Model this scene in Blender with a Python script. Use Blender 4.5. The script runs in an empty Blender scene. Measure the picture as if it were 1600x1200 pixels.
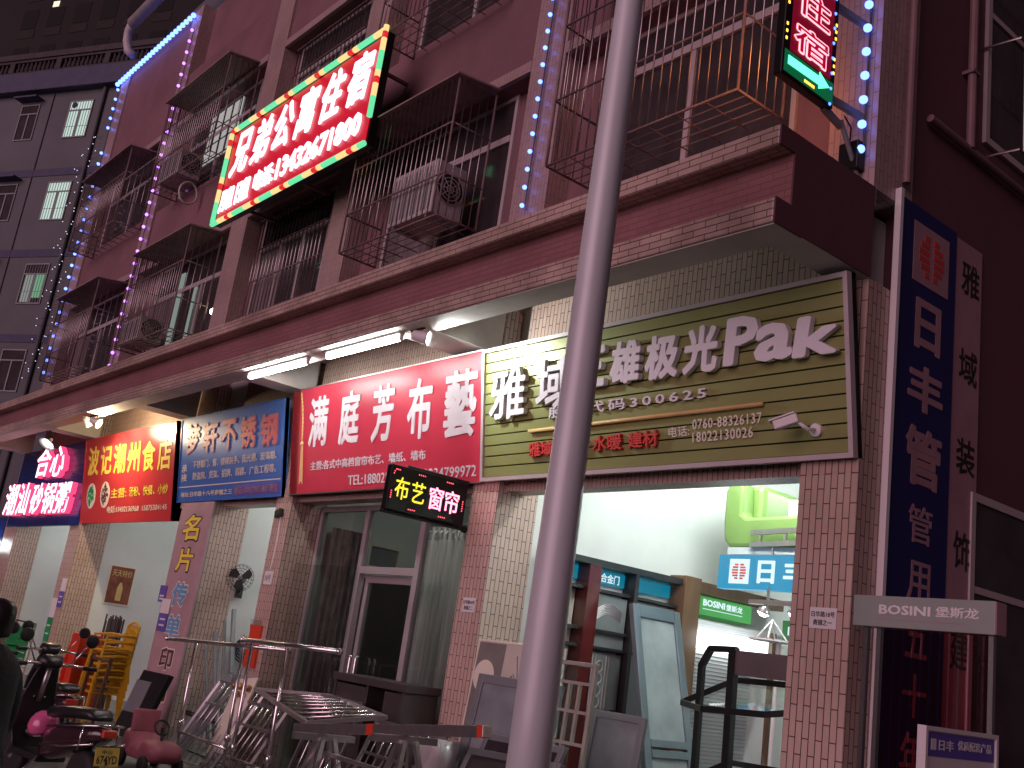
import bpy, math, random
from mathutils import Vector, Matrix
random.seed(11)
SC = bpy.context.scene
COL = SC.collection
R = math.radians

# ------------------------------------------------------------------ camera
cam_d = bpy.data.cameras.new('camera')
cam_d.sensor_width = 36.0
cam_d.lens = 36.0 * 1645.6 / 1600.0
cam_d.clip_start = 0.05
cam_d.clip_end = 600.0
cam = bpy.data.objects.new('camera', cam_d)
COL.objects.link(cam)
yaw, pitch, roll = -0.90774, 0.25685, 0.1429
fwd = Vector((math.sin(yaw) * math.cos(pitch), math.cos(yaw) * math.cos(pitch), math.sin(pitch)))
r0 = Vector((math.cos(yaw), -math.sin(yaw), 0))
u0 = r0.cross(fwd)
rt = r0 * math.cos(roll) + u0 * math.sin(roll)
up = u0 * math.cos(roll) - r0 * math.sin(roll)
M = Matrix((rt, up, -fwd)).transposed().to_4x4()
M.translation = Vector((0, 0, 1.6))
cam.matrix_world = M
SC.camera = cam

# ------------------------------------------------------------------ world, sun, exposure
SC.render.engine = 'CYCLES'
SC.cycles.use_denoising = True
SC.cycles.max_bounces = 6
SC.cycles.diffuse_bounces = 3
SC.cycles.glossy_bounces = 3
SC.cycles.transmission_bounces = 4
SC.cycles.transparent_max_bounces = 12
SC.cycles.sample_clamp_indirect = 4.0
SC.cycles.caustics_reflective = False
SC.cycles.caustics_refractive = False
SC.view_settings.view_transform = 'Standard'
SC.view_settings.look = 'None'
SC.view_settings.exposure = 0.0
SC.view_settings.gamma = 1.0

SUN_EL, SUN_AZ = R(10), R(168)          # low, from across the street
W = bpy.data.worlds.new('World')
SC.world = W
W.use_nodes = True
nt = W.node_tree
nt.nodes.clear()
wo = nt.nodes.new('ShaderNodeOutputWorld')
bg = nt.nodes.new('ShaderNodeBackground')
sky = nt.nodes.new('ShaderNodeTexSky')
sky.sky_type = 'NISHITA'
sky.sun_disc = False
sky.sun_elevation = R(-6)
sky.sun_rotation = SUN_AZ
mixw = nt.nodes.new('ShaderNodeMix')
mixw.data_type = 'RGBA'
mixw.blend_type = 'ADD'
mixw.inputs['Factor'].default_value = 1.0
mixw.inputs['B'].default_value = (0.15, 0.092, 0.112, 1)      # city glow
nt.links.new(sky.outputs[0], mixw.inputs['A'])
nt.links.new(mixw.outputs['Result'], bg.inputs[0])
bg.inputs[1].default_value = 0.15
nt.links.new(bg.outputs[0], wo.inputs[0])

sun_d = bpy.data.lights.new('sun', 'SUN')
sun_d.energy = 1.62
sun_d.angle = R(50)
sun_d.color = (1.0, 0.60, 0.72)
sun = bpy.data.objects.new('sun', sun_d)
COL.objects.link(sun)
sd = Vector((-0.20, 0.96, -0.17))          # light travels into the facade
sun.rotation_euler = sd.to_track_quat('-Z', 'Y').to_euler()
sun.location = (0, -5, 8)

# ------------------------------------------------------------------ mesh builder
WL = {}                                   # world position of every parent


class MB:
    def __init__(s):
        s.v, s.f, s.m = [], [], []

    def add(s, vs, fs, mi=0):
        n = len(s.v)
        s.v += [tuple(v) for v in vs]
        s.f += [[i + n for i in f] for f in fs]
        s.m += [mi] * len(fs)
        return s

    def obox(s, c, a, b, d, mi=0):
        c, a, b, d = Vector(c), Vector(a), Vector(b), Vector(d)
        if a.cross(b).dot(d) < 0:
            a = -a
        vs = [c - a - b - d, c + a - b - d, c + a + b - d, c - a + b - d,
              c - a - b + d, c + a - b + d, c + a + b + d, c - a + b + d]
        return s.add(vs, [(3, 2, 1, 0), (4, 5, 6, 7), (0, 1, 5, 4), (1, 2, 6, 5), (2, 3, 7, 6), (3, 0, 4, 7)], mi)

    def box(s, x0, x1, y0, y1, z0, z1, mi=0):
        return s.obox(((x0 + x1) / 2, (y0 + y1) / 2, (z0 + z1) / 2), (abs(x1 - x0) / 2, 0, 0),
                      (0, abs(y1 - y0) / 2, 0), (0, 0, abs(z1 - z0) / 2), mi)

    def bar(s, p, q, w, h=None, side=None, mi=0):
        p, q = Vector(p), Vector(q)
        d = q - p
        L = d.length
        if L < 1e-6:
            return s
        d.normalize()
        h = h or w
        if side is None:
            side = Vector((0, 0, 1)) if abs(d.z) < 0.9 else Vector((0, 1, 0))
        a = Vector(side).cross(d).normalized()
        b = d.cross(a).normalized()
        return s.obox((p + q) / 2, a * w / 2, b * h / 2, d * L / 2, mi)

    def tube(s, pts, r, n=8, mi=0, closed=False):
        pts = [Vector(p) for p in pts]
        rs = r if isinstance(r, (list, tuple)) else [r] * len(pts)
        rings = []
        prev = None
        N = len(pts)
        for i, p in enumerate(pts):
            if closed:
                d = pts[(i + 1) % N] - pts[i - 1]
            else:
                d = pts[min(i + 1, N - 1)] - pts[max(i - 1, 0)]
            d.normalize()
            if prev is None:
                t = Vector((0, 0, 1)) if abs(d.z) < 0.9 else Vector((1, 0, 0))
                a = d.cross(t).normalized()
            else:
                a = (prev - d * prev.dot(d)).normalized()
            prev = a
            b = d.cross(a)
            rings.append([p + (a * math.cos(2 * math.pi * k / n) + b * math.sin(2 * math.pi * k / n)) * rs[i] for k in range(n)])
        vs = [v for g in rings for v in g]
        fs = []
        for i in range(N if closed else N - 1):
            j = (i + 1) % N
            for k in range(n):
                l = (k + 1) % n
                fs.append((i * n + k, i * n + l, j * n + l, j * n + k))
        if not closed:
            fs.append(tuple(range(n - 1, -1, -1)))
            fs.append(tuple((N - 1) * n + k for k in range(n)))
        return s.add(vs, fs, mi)

    def lathe(s, c, axis, prof, n=20, mi=0):
        """prof: list of (distance along axis, radius)"""
        c, d = Vector(c), Vector(axis).normalized()
        t = Vector((0, 0, 1)) if abs(d.z) < 0.9 else Vector((1, 0, 0))
        a = d.cross(t).normalized()
        b = d.cross(a)
        vs, fs = [], []
        for h, r in prof:
            for k in range(n):
                g = 2 * math.pi * k / n
                vs.append(c + d * h + (a * math.cos(g) + b * math.sin(g)) * max(r, 1e-4))
        for i in range(len(prof) - 1):
            for k in range(n):
                l = (k + 1) % n
                fs.append((i * n + k, i * n + l, (i + 1) * n + l, (i + 1) * n + k))
        fs.append(tuple(range(n - 1, -1, -1)))
        fs.append(tuple((len(prof) - 1) * n + k for k in range(n)))
        return s.add(vs, fs, mi)

    def prism(s, poly, o, u, v, w, mi=0):
        """polygon (u,v) pairs at o, thickness vector w"""
        o, u, v, w = Vector(o), Vector(u), Vector(v), Vector(w)
        n = len(poly)
        a = [o + u * p[0] + v * p[1] for p in poly]
        vs = a + [p + w for p in a]
        area = sum(poly[i][0] * poly[(i + 1) % n][1] - poly[(i + 1) % n][0] * poly[i][1] for i in range(n))
        flip = (area > 0) == (u.cross(v).dot(w) > 0)
        fs = [tuple(range(n)), tuple(range(2 * n - 1, n - 1, -1))] + [(i, i + n, (i + 1) % n + n, (i + 1) % n) for i in range(n)]
        if flip:
            fs = [tuple(reversed(f)) for f in fs]
        return s.add(vs, fs, mi)

    def sheet(s, rows, mi=0):
        n = len(rows[0])
        vs = [p for r in rows for p in r]
        fs = []
        for i in range(len(rows) - 1):
            for k in range(n - 1):
                fs.append((i * n + k, i * n + k + 1, (i + 1) * n + k + 1, (i + 1) * n + k))
        return s.add(vs, fs, mi)

    def loft(s, rings, mi=0):
        n = len(rings[0])
        vs = [p for r in rings for p in r]
        fs = []
        for i in range(len(rings) - 1):
            for k in range(n):
                l = (k + 1) % n
                fs.append((i * n + k, i * n + l, (i + 1) * n + l, (i + 1) * n + k))
        fs.append(tuple(range(n - 1, -1, -1)))
        fs.append(tuple((len(rings) - 1) * n + k for k in range(n)))
        return s.add(vs, fs, mi)

    def build(s, name, mat, parent=None, bevel=0, smooth=False, solid=0, sub=0):
        me = bpy.data.meshes.new(name)
        if parent is not None:
            org = WL[parent.name]
        else:
            xs, ys, zs = [v[0] for v in s.v], [v[1] for v in s.v], [v[2] for v in s.v]
            org = Vector(((min(xs) + max(xs)) / 2, (min(ys) + max(ys)) / 2, min(zs)))
        me.from_pydata([(v[0] - org.x, v[1] - org.y, v[2] - org.z) for v in s.v], [], s.f)
        for m in (mat if isinstance(mat, (list, tuple)) else [mat]):
            me.materials.append(m)
        me.polygons.foreach_set('material_index', s.m)
        boxuv(me, org)
        if smooth:
            me.polygons.foreach_set('use_smooth', [True] * len(me.polygons))
        me.update()
        ob = bpy.data.objects.new(name, me)
        COL.objects.link(ob)
        if parent is not None:
            ob.parent = parent
            WL[ob.name] = org.copy()
        else:
            ob.location = org
            WL[ob.name] = org.copy()
        if solid:
            md = ob.modifiers.new('solid', 'SOLIDIFY')
            md.thickness = solid
            md.offset = 0
        if bevel:
            md = ob.modifiers.new('bevel', 'BEVEL')
            md.width = bevel
            md.segments = 2
            md.limit_method = 'ANGLE'
        if sub:
            md = ob.modifiers.new('sub', 'SUBSURF')
            md.levels = md.render_levels = sub
        return ob


def boxuv(me, org):
    uv = me.uv_layers.new(name='UVMap').data
    vs = me.vertices
    for p in me.polygons:
        n = p.normal
        ax, ay, az = abs(n.x), abs(n.y), abs(n.z)
        for li in p.loop_indices:
            c = vs[me.loops[li].vertex_index].co + org
            if az > ax and az > ay:
                uv[li].uv = (c.x, c.y)
            elif ax > ay:
                uv[li].uv = (c.y, c.z)
            else:
                uv[li].uv = (c.x, c.z)


def tag(o, label, cat, group=None, kind=None):
    if label:
        o['label'] = label
    if cat:
        o['category'] = cat
    if group:
        o['group'] = group
    if kind:
        o['kind'] = kind
    return o


def thing(name, label, cat, loc, group=None):
    o = bpy.data.objects.new(name, None)
    o.empty_display_size = 0.2
    COL.objects.link(o)
    o.location = loc
    WL[o.name] = Vector(loc)
    return tag(o, label, cat, group)


def struct(mb, name, mat, **k):
    o = mb.build(name, mat, **k)
    o['kind'] = 'structure'
    return o


def clone(o, loc, rz=0, label=None, scale=None):
    c = o.copy()
    COL.objects.link(c)
    c.location = loc
    c.rotation_euler = (0, 0, rz)
    if scale:
        c.scale = scale
    if label:
        c['label'] = label
    WL[c.name] = Vector(loc)
    for ch in list(o.children):
        d = ch.copy()
        COL.objects.link(d)
        d.parent = c
        for g in list(ch.children):
            e = g.copy()
            COL.objects.link(e)
            e.parent = d
    return c


# ------------------------------------------------------------------ materials
def new_mat(name):
    m = bpy.data.materials.new(name)
    m.use_nodes = True
    t = m.node_tree
    return m, t, t.nodes['Principled BSDF']


def mat(name, col, rough=0.55, metal=0.0, var=0.18, scale=2.5, bump=0.0, stretch=1.0, spec=0.5, dirt=0.0, coat=0.0):
    m, t, b = new_mat(name)
    b.inputs['Roughness'].default_value = rough
    b.inputs['Metallic'].default_value = metal
    b.inputs['Specular IOR Level'].default_value = spec
    b.inputs['Coat Weight'].default_value = coat
    tc = t.nodes.new('ShaderNodeTexCoord')
    mp = t.nodes.new('ShaderNodeMapping')
    mp.inputs['Scale'].default_value = (1, 1, 1 / stretch)
    t.links.new(tc.outputs['Object'], mp.inputs[0])
    nz = t.nodes.new('ShaderNodeTexNoise')
    nz.inputs['Scale'].default_value = scale
    nz.inputs['Detail'].default_value = 5
    nz.inputs['Roughness'].default_value = 0.6
    t.links.new(mp.outputs[0], nz.inputs['Vector'])
    cr = t.nodes.new('ShaderNodeValToRGB')
    a = [max(0, c * (1 - var - dirt)) for c in col]
    z = [min(1, c * (1 + var)) for c in col]
    cr.color_ramp.elements[0].position = 0.3
    cr.color_ramp.elements[1].position = 0.7
    cr.color_ramp.elements[0].color = (*a, 1)
    cr.color_ramp.elements[1].color = (*z, 1)
    t.links.new(nz.outputs['Fac'], cr.inputs[0])
    t.links.new(cr.outputs[0], b.inputs['Base Color'])
    if bump:
        bp = t.nodes.new('ShaderNodeBump')
        bp.inputs['Strength'].default_value = bump
        bp.inputs['Distance'].default_value = 0.02
        n2 = t.nodes.new('ShaderNodeTexNoise')
        n2.inputs['Scale'].default_value = scale * 12
        n2.inputs['Detail'].default_value = 4
        t.links.new(mp.outputs[0], n2.inputs['Vector'])
        t.links.new(n2.outputs['Fac'], bp.inputs['Height'])
        t.links.new(bp.outputs[0], b.inputs['Normal'])
    return m


def tile(name, c1, c2, mortar, w=0.2, h=0.05, vertical=False, ms=0.004, rough=0.35, grime=0.35):
    m, t, b = new_mat(name)
    b.inputs['Roughness'].default_value = rough
    uv = t.nodes.new('ShaderNodeUVMap')
    sp = t.nodes.new('ShaderNodeSeparateXYZ')
    cb = t.nodes.new('ShaderNodeCombineXYZ')
    t.links.new(uv.outputs[0], sp.inputs[0])
    t.links.new(sp.outputs[1 if vertical else 0], cb.inputs[0])
    t.links.new(sp.outputs[0 if vertical else 1], cb.inputs[1])
    br = t.nodes.new('ShaderNodeTexBrick')
    br.inputs['Scale'].default_value = 1.0
    br.inputs['Brick Width'].default_value = w
    br.inputs['Row Height'].default_value = h
    br.inputs['Mortar Size'].default_value = ms
    br.inputs['Mortar Smooth'].default_value = 0.2
    br.inputs['Color1'].default_value = (*c1, 1)
    br.inputs['Color2'].default_value = (*c2, 1)
    br.inputs['Mortar'].default_value = (*mortar, 1)
    t.links.new(cb.outputs[0], br.inputs['Vector'])
    tc = t.nodes.new('ShaderNodeTexCoord')
    nz = t.nodes.new('ShaderNodeTexNoise')
    nz.inputs['Scale'].default_value = 1.1
    nz.inputs['Detail'].default_value = 7
    nz.inputs['Roughness'].default_value = 0.65
    t.links.new(tc.outputs['Object'], nz.inputs['Vector'])
    cr = t.nodes.new('ShaderNodeValToRGB')
    cr.color_ramp.elements[0].position = 0.33
    cr.color_ramp.elements[1].position = 0.62
    g = 1 - grime
    cr.color_ramp.elements[0].color = (g, g * 0.97, g * 0.93, 1)
    cr.color_ramp.elements[1].color = (1, 1, 1, 1)
    t.links.new(nz.outputs['Fac'], cr.inputs[0])
    mx = t.nodes.new('ShaderNodeMix')
    mx.data_type = 'RGBA'
    mx.blend_type = 'MULTIPLY'
    mx.inputs['Factor'].default_value = 1
    t.links.new(br.outputs['Color'], mx.inputs['A'])
    t.links.new(cr.outputs[0], mx.inputs['B'])
    t.links.new(mx.outputs['Result'], b.inputs['Base Color'])
    bp = t.nodes.new('ShaderNodeBump')
    bp.inputs['Strength'].default_value = 0.5
    bp.inputs['Distance'].default_value = 0.006
    bp.invert = True
    t.links.new(br.outputs['Fac'], bp.inputs['Height'])
    t.links.new(bp.outputs[0], b.inputs['Normal'])
    return m


def emis(name, col, strength, base=(0.02, 0.02, 0.02), sample=True):
    m, t, b = new_mat(name)
    b.inputs['Base Color'].default_value = (*base, 1)
    b.inputs['Emission Color'].default_value = (*col, 1)
    b.inputs['Emission Strength'].default_value = strength
    b.inputs['Roughness'].default_value = 0.4
    if not sample:
        m.cycles.emission_sampling = 'NONE'
    return m


def glass(name, tint=(0.85, 0.95, 0.92), refl=0.1, rough=0.03):
    m = bpy.data.materials.new(name)
    m.use_nodes = True
    t = m.node_tree
    t.nodes.clear()
    o = t.nodes.new('ShaderNodeOutputMaterial')
    mx = t.nodes.new('ShaderNodeMixShader')
    tr = t.nodes.new('ShaderNodeBsdfTransparent')
    tr.inputs[0].default_value = (*tint, 1)
    gl = t.nodes.new('ShaderNodeBsdfGlossy')
    gl.inputs['Roughness'].default_value = rough
    gl.inputs[0].default_value = (0.9, 0.9, 0.9, 1)
    lw = t.nodes.new('ShaderNodeLayerWeight')
    lw.inputs[0].default_value = 0.5
    pw = t.nodes.new('ShaderNodeMath')
    pw.operation = 'POWER'
    pw.inputs[1].default_value = 4.0
    ma = t.nodes.new('ShaderNodeMath')
    ma.operation = 'MULTIPLY_ADD'
    ma.inputs[1].default_value = 0.7
    ma.inputs[2].default_value = refl
    t.links.new(lw.outputs['Facing'], pw.inputs[0])
    t.links.new(pw.outputs[0], ma.inputs[0])
    t.links.new(ma.outputs[0], mx.inputs[0])
    t.links.new(tr.outputs[0], mx.inputs[1])
    t.links.new(gl.outputs[0], mx.inputs[2])
    t.links.new(mx.outputs[0], o.inputs[0])
    return m


M_ = {}
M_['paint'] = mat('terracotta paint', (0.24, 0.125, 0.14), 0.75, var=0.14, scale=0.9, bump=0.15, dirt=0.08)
M_['tile_v'] = tile('beige tile upright', (0.66, 0.49, 0.42), (0.60, 0.44, 0.38), (0.11, 0.065, 0.06), vertical=True, grime=0.22)
M_['tile_h'] = tile('beige tile', (0.66, 0.50, 0.43), (0.56, 0.42, 0.36), (0.13, 0.085, 0.08), grime=0.5)
M_['tile_up'] = tile('upper tile', (0.50, 0.37, 0.36), (0.45, 0.33, 0.32), (0.24, 0.16, 0.15), vertical=True, grime=0.22, ms=0.003)
M_['fascia'] = tile('fascia tile', (0.335, 0.17, 0.175), (0.30, 0.15, 0.157), (0.22, 0.095, 0.10), grime=0.2, ms=0.003)
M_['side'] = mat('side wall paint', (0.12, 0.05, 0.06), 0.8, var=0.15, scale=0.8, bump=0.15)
M_['white'] = mat('white plaster', (0.74, 0.76, 0.74), 0.7, var=0.04, scale=1.5, bump=0.08, dirt=0.03)
M_['soffit'] = mat('soffit plaster', (0.62, 0.59, 0.56), 0.75, var=0.1, scale=1.8, bump=0.1, dirt=0.1)
M_['conc'] = mat('pavement', (0.16, 0.15, 0.145), 0.8, var=0.25, scale=3, bump=0.3)
M_['asph'] = mat('asphalt', (0.05, 0.05, 0.05), 0.75, var=0.3, scale=8, bump=0.5)
M_['steel'] = mat('stainless steel', (0.80, 0.78, 0.77), 0.22, 1.0, var=0.06, scale=6)
M_['steel2'] = mat('brushed steel', (0.66, 0.64, 0.64), 0.36, 1.0, var=0.1, scale=10)
M_['cage'] = mat('cage steel', (0.46, 0.42, 0.41), 0.3, 1.0, var=0.2, scale=3)
M_['cage_d'] = mat('dull iron', (0.24, 0.175, 0.17), 0.6, 0.3, var=0.3, scale=5)
M_['black'] = mat('black metal', (0.012, 0.012, 0.013), 0.4, 0.4, var=0.2)
M_['cageroof'] = mat('weathered roof sheet', (0.34, 0.24, 0.23), 0.6, 0.1, var=0.3, scale=3)
M_['blackp'] = mat('black plastic', (0.018, 0.018, 0.02), 0.35, var=0.2)
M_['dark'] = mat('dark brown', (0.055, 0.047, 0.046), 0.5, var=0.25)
M_['redwood'] = mat('red lacquer', (0.075, 0.01, 0.011), 0.25, var=0.2, stretch=8, coat=0.4)
M_['wood'] = mat('brown wood', (0.13, 0.07, 0.037), 0.45, var=0.3, scale=5, stretch=9)
M_['greymetal'] = mat('grey coated metal', (0.23, 0.25, 0.26), 0.42, 0.2, var=0.1)
M_['blueframe'] = mat('blue grey aluminium', (0.16, 0.20, 0.225), 0.3, 0.45, var=0.08)
M_['frosted'] = mat('frosted panel', (0.26, 0.30, 0.31), 0.28, var=0.25, scale=2.2)
M_['darkglass'] = mat('dark window glass', (0.055, 0.047, 0.05), 0.09, var=0.3, spec=0.8)
M_['curtain'] = mat('curtain', (0.45, 0.44, 0.42), 0.8, var=0.15, scale=8, stretch=14)
M_['curtain_d'] = mat('dim curtain', (0.20, 0.17, 0.17), 0.8, var=0.4, scale=7, stretch=14)
M_['winframe'] = mat('window frame', (0.62, 0.55, 0.56), 0.4, 0.2, var=0.08)
M_['acwhite'] = mat('air conditioner casing', (0.52, 0.48, 0.47), 0.5, var=0.14, dirt=0.1)
M_['pole'] = mat('grey pole paint', (0.68, 0.72, 0.74), 0.42, 0.1, var=0.1, scale=2.2, stretch=5, bump=0.05, dirt=0.08)
M_['letter'] = mat('white acrylic', (0.80, 0.79, 0.82), 0.35, var=0.03)
M_['greenslat'] = mat('green aluminium slat', (0.33, 0.36, 0.135), 0.33, 0.25, var=0.07, scale=1.2, stretch=0.5)
M_['gap'] = mat('slat gap', (0.015, 0.016, 0.01), 0.8)
M_['redcloth'] = mat('red banner print', (0.60, 0.045, 0.085), 0.3, var=0.06, scale=0.8)
M_['redpanel'] = mat('red sign panel', (0.56, 0.05, 0.055), 0.28, var=0.06, scale=0.8)
M_['bluepanel'] = mat('blue sign panel', (0.06, 0.19, 0.58), 0.3, var=0.1, scale=0.7)
M_['bluedark'] = mat('dark blue panel', (0.012, 0.035, 0.19), 0.25, 0.1, var=0.2, scale=0.8)
M_['bluebanner'] = mat('blue banner', (0.015, 0.018, 0.11), 0.5, var=0.1)
M_['pinkbanner'] = mat('faded pink banner', (0.40, 0.23, 0.27), 0.6, var=0.1)
M_['pinkboard'] = mat('pink board', (0.47, 0.31, 0.34), 0.5, var=0.1, dirt=0.08)
M_['gold'] = mat('gold print', (0.72, 0.52, 0.20), 0.45, var=0.15)
M_['cream'] = mat('cream', (0.80, 0.74, 0.62), 0.5, var=0.05)
M_['yellow'] = mat('yellow plastic', (0.62, 0.36, 0.015), 0.4, var=0.06)
M_['yellowl'] = mat('yellow letter', (0.95, 0.78, 0.10), 0.4, var=0.03)
M_['redplastic'] = mat('red plastic', (0.70, 0.06, 0.025), 0.38, var=0.08)
M_['redl'] = mat('red letter', (0.62, 0.06, 0.05), 0.4, var=0.1)
M_['magenta'] = mat('magenta letter', (0.66, 0.09, 0.13), 0.4, var=0.05)
M_['pinkp'] = mat('pink plastic', (0.70, 0.13, 0.32), 0.22, var=0.06, coat=0.5)
M_['dullpink'] = mat('dull pink plastic', (0.42, 0.13, 0.17), 0.45, var=0.2, scale=5)
M_['blackink'] = mat('black ink', (0.02, 0.018, 0.02), 0.5)
M_['brownink'] = mat('brown ink', (0.11, 0.04, 0.05), 0.5)
M_['blueink'] = mat('light blue ink', (0.12, 0.36, 0.62), 0.5)
M_['white_p'] = mat('white plastic', (0.78, 0.76, 0.76), 0.4, var=0.03)
M_['violet'] = mat('violet print', (0.13, 0.10, 0.42), 0.5)
M_['sofag'] = mat('lime leather', (0.19, 0.31, 0.085), 0.38, var=0.06, bump=0.05)
M_['greenp'] = mat('green plastic crate', (0.02, 0.30, 0.11), 0.4, var=0.1)
M_['skin'] = mat('skin', (0.42, 0.24, 0.17), 0.5, var=0.06)
M_['hair'] = mat('black hair', (0.012, 0.01, 0.01), 0.45, var=0.3, scale=20)
M_['coat'] = mat('black coat', (0.014, 0.014, 0.018), 0.8, var=0.3, scale=5, bump=0.3)
M_['jeans'] = mat('dark trousers', (0.02, 0.022, 0.03), 0.8, var=0.2)
M_['rubber'] = mat('tyre rubber', (0.018, 0.018, 0.018), 0.7)
M_['neigh'] = mat('grey render', (0.125, 0.13, 0.142), 0.8, var=0.1, scale=0.5, bump=0.1, dirt=0.06)
M_['neighband'] = mat('blue grey band', (0.07, 0.07, 0.125), 0.75, var=0.1)
M_['neightop'] = mat('balustrade stone', (0.055, 0.045, 0.048), 0.8, var=0.2)
M_['tower'] = mat('tower render', (0.011, 0.010, 0.009), 0.85, var=0.35, scale=0.15)
M_['shaded_red'] = mat('shaded red border', (0.22, 0.012, 0.02), 0.5, var=0.15)
M_['clear'] = glass('clear glass', (0.93, 0.95, 0.94), 0.035)
M_['smoke'] = glass('dim door glass', (0.80, 0.84, 0.82), 0.05)
M_['strips'] = glass('glow tinted strip', (0.92, 0.52, 0.58), 0.03)  # red glow of the street painted into the strip tint
M_['cyan'] = emis('cyan light box', (0.0, 0.30, 0.56), 0.9)
M_['cyanw'] = emis('light box white', (0.75, 0.95, 1.0), 1.0)
M_['tube'] = emis('lit tube', (1.0, 0.97, 0.93), 48.0)
M_['tube_in'] = emis('lit shop tube', (0.90, 1.0, 0.965), 165.0)
M_['bulb_b'] = emis('blue led', (0.11, 0.20, 1.0), 5.0)
M_['bulb_p'] = emis('purple led', (0.55, 0.18, 1.0), 3.4)
M_['tiny'] = emis('tiny led', (0.75, 0.75, 1.0), 1.6, sample=False)
M_['led_red'] = emis('red led field', (0.62, 0.0, 0.02), 0.95)
M_['led_white'] = emis('white led letter', (1.0, 0.62, 0.70), 2.6)
M_['led_pink'] = emis('pink led edge', (1.0, 0.05, 0.16), 1.6, sample=False)
M_['neon_g'] = emis('green neon', (0.16, 0.85, 0.42), 1.0)
M_['neon_y'] = emis('yellow neon', (1.0, 0.70, 0.28), 1.1)
M_['neon_r'] = emis('red neon', (0.85, 0.03, 0.03), 0.9)
M_['led_y'] = emis('yellow led', (1.0, 0.85, 0.04), 1.25, sample=False)
M_['led_am'] = emis('amber led', (1.0, 0.50, 0.05), 3.0)
M_['led_gr'] = emis('green led', (0.10, 1.0, 0.45), 2.4)
M_['led_rd'] = emis('red led', (1.0, 0.04, 0.10), 4.0)
M_['led_dot'] = emis('red led dot', (1.0, 0.10, 0.14), 2.4, sample=False)
M_['lampface'] = emis('lamp face', (1.0, 0.93, 0.82), 30.0)
M_['lampcool'] = emis('cool lamp face', (0.95, 0.98, 1.0), 20.0)
M_['lit_win'] = emis('lit window', (0.62, 0.80, 0.72), 0.85)
M_['lit_grn'] = emis('green lit window', (0.16, 0.42, 0.25), 0.75)
M_['lit_dim'] = emis('dim lit window', (0.30, 0.36, 0.33), 0.65)

NOW = bpy.context


def text(body, o, u, v, x0, x1, y0, y1, m, name, parent, bold=0.0, ext=0.01, shear=0.0, space=1.0, n_off=0.0, mirror=False):
    """letters fitted into the rectangle x0..x1, y0..y1 of the plane (o,u,v); u x v faces the reader"""
    o, u, v = Vector(o), Vector(u).normalized(), Vector(v).normalized()
    n = u.cross(v)
    cu = bpy.data.curves.new('txt', 'FONT')
    cu.body = body
    cu.size = 1
    cu.offset = min(bold * 0.3, 0.006)
    cu.resolution_u = 2
    cu.extrude = 0.5
    cu.shear = shear
    cu.space_character = space
    ob = bpy.data.objects.new('txt', cu)
    COL.objects.link(ob)
    bpy.context.view_layer.update()
    m0 = bpy.data.meshes.new_from_object(ob.evaluated_get(bpy.context.evaluated_depsgraph_get()))
    bpy.data.objects.remove(ob)
    bpy.data.curves.remove(cu)
    d = bold * 0.8
    sh = [(0, 0)]
    if d > 0.003:
        sh += [(d, 0), (-d, 0), (0, d), (0, -d)]
    if d > 0.018:
        sh += [(.7 * d, .7 * d), (-.7 * d, .7 * d), (.7 * d, -.7 * d), (-.7 * d, -.7 * d)]
    vs, fs, lay = [], [], []
    for i, (dx, dy) in enumerate(sh):
        k = len(vs)
        vs += [(w.co.x + dx, w.co.y + dy, w.co.z) for w in m0.vertices]
        lay += [i] * len(m0.vertices)
        fs += [[q + k for q in pl.vertices] for pl in m0.polygons]
    bpy.data.meshes.remove(m0)
    ax, bx = min(w[0] for w in vs), max(w[0] for w in vs)
    ay, by = min(w[1] for w in vs), max(w[1] for w in vs)
    org = WL[parent.name]
    out = []
    for w, li in zip(vs, lay):
        s = (w[0] - ax) / (bx - ax)
        q = (w[1] - ay) / (by - ay)
        out.append(o + u * (x0 + s * (x1 - x0)) + v * (y0 + q * (y1 - y0)) + n * (n_off + ext * (w[2] + 0.5) + 0.0003 * li) - org)
    me = bpy.data.meshes.new(name)
    me.from_pydata(out, [], fs)
    me.materials.clear()
    me.materials.append(m)
    me.polygons.foreach_set('material_index', [0] * len(me.polygons))
    t = bpy.data.objects.new(name, me)
    COL.objects.link(t)
    t.parent = parent
    WL[t.name] = org.copy()
    return t


def chars(body, o, u, v, boxes, m, name, parent, **k):
    for ch, b in zip(body, boxes):
        text(ch, o, u, v, *b, m, name, parent, **k)


X, Y, Z = Vector((1, 0, 0)), Vector((0, 1, 0)), Vector((0, 0, 1))

# ================================================================== GROUND
mb = MB()
mb.box(-120, 120, -80, 120, -0.35, -0.15)
struct(mb, 'ground', M_['asph'])
mb = MB()
mb.box(-60, 30, 2.0, 16.5, -0.15, 0.0)
mb.box(-60, 30, 1.85, 1.996, -0.15, 0.012)
struct(mb, 'pavement', M_['conc'])

# ================================================================== SHOP BUILDING
XL, XR = -24.1, -3.85
PIL = [(-24.1, -23.5), (-19.9, -19.4), (-15.4, -14.8), (-12.0, -11.45), (-8.05, -7.5), (-4.25, -3.85)]
GP = [(-24.1, -23.25), (-19.8, -19.18), (-14.75, -13.72), (-11.95, -11.55), (-7.97, -7.58), (-4.3, -3.85)]
bld = thing('shop_building', 'pink tiled corner building with shops below a concrete canopy and caged windows above', 'building', (-14, 9, 0))

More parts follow.
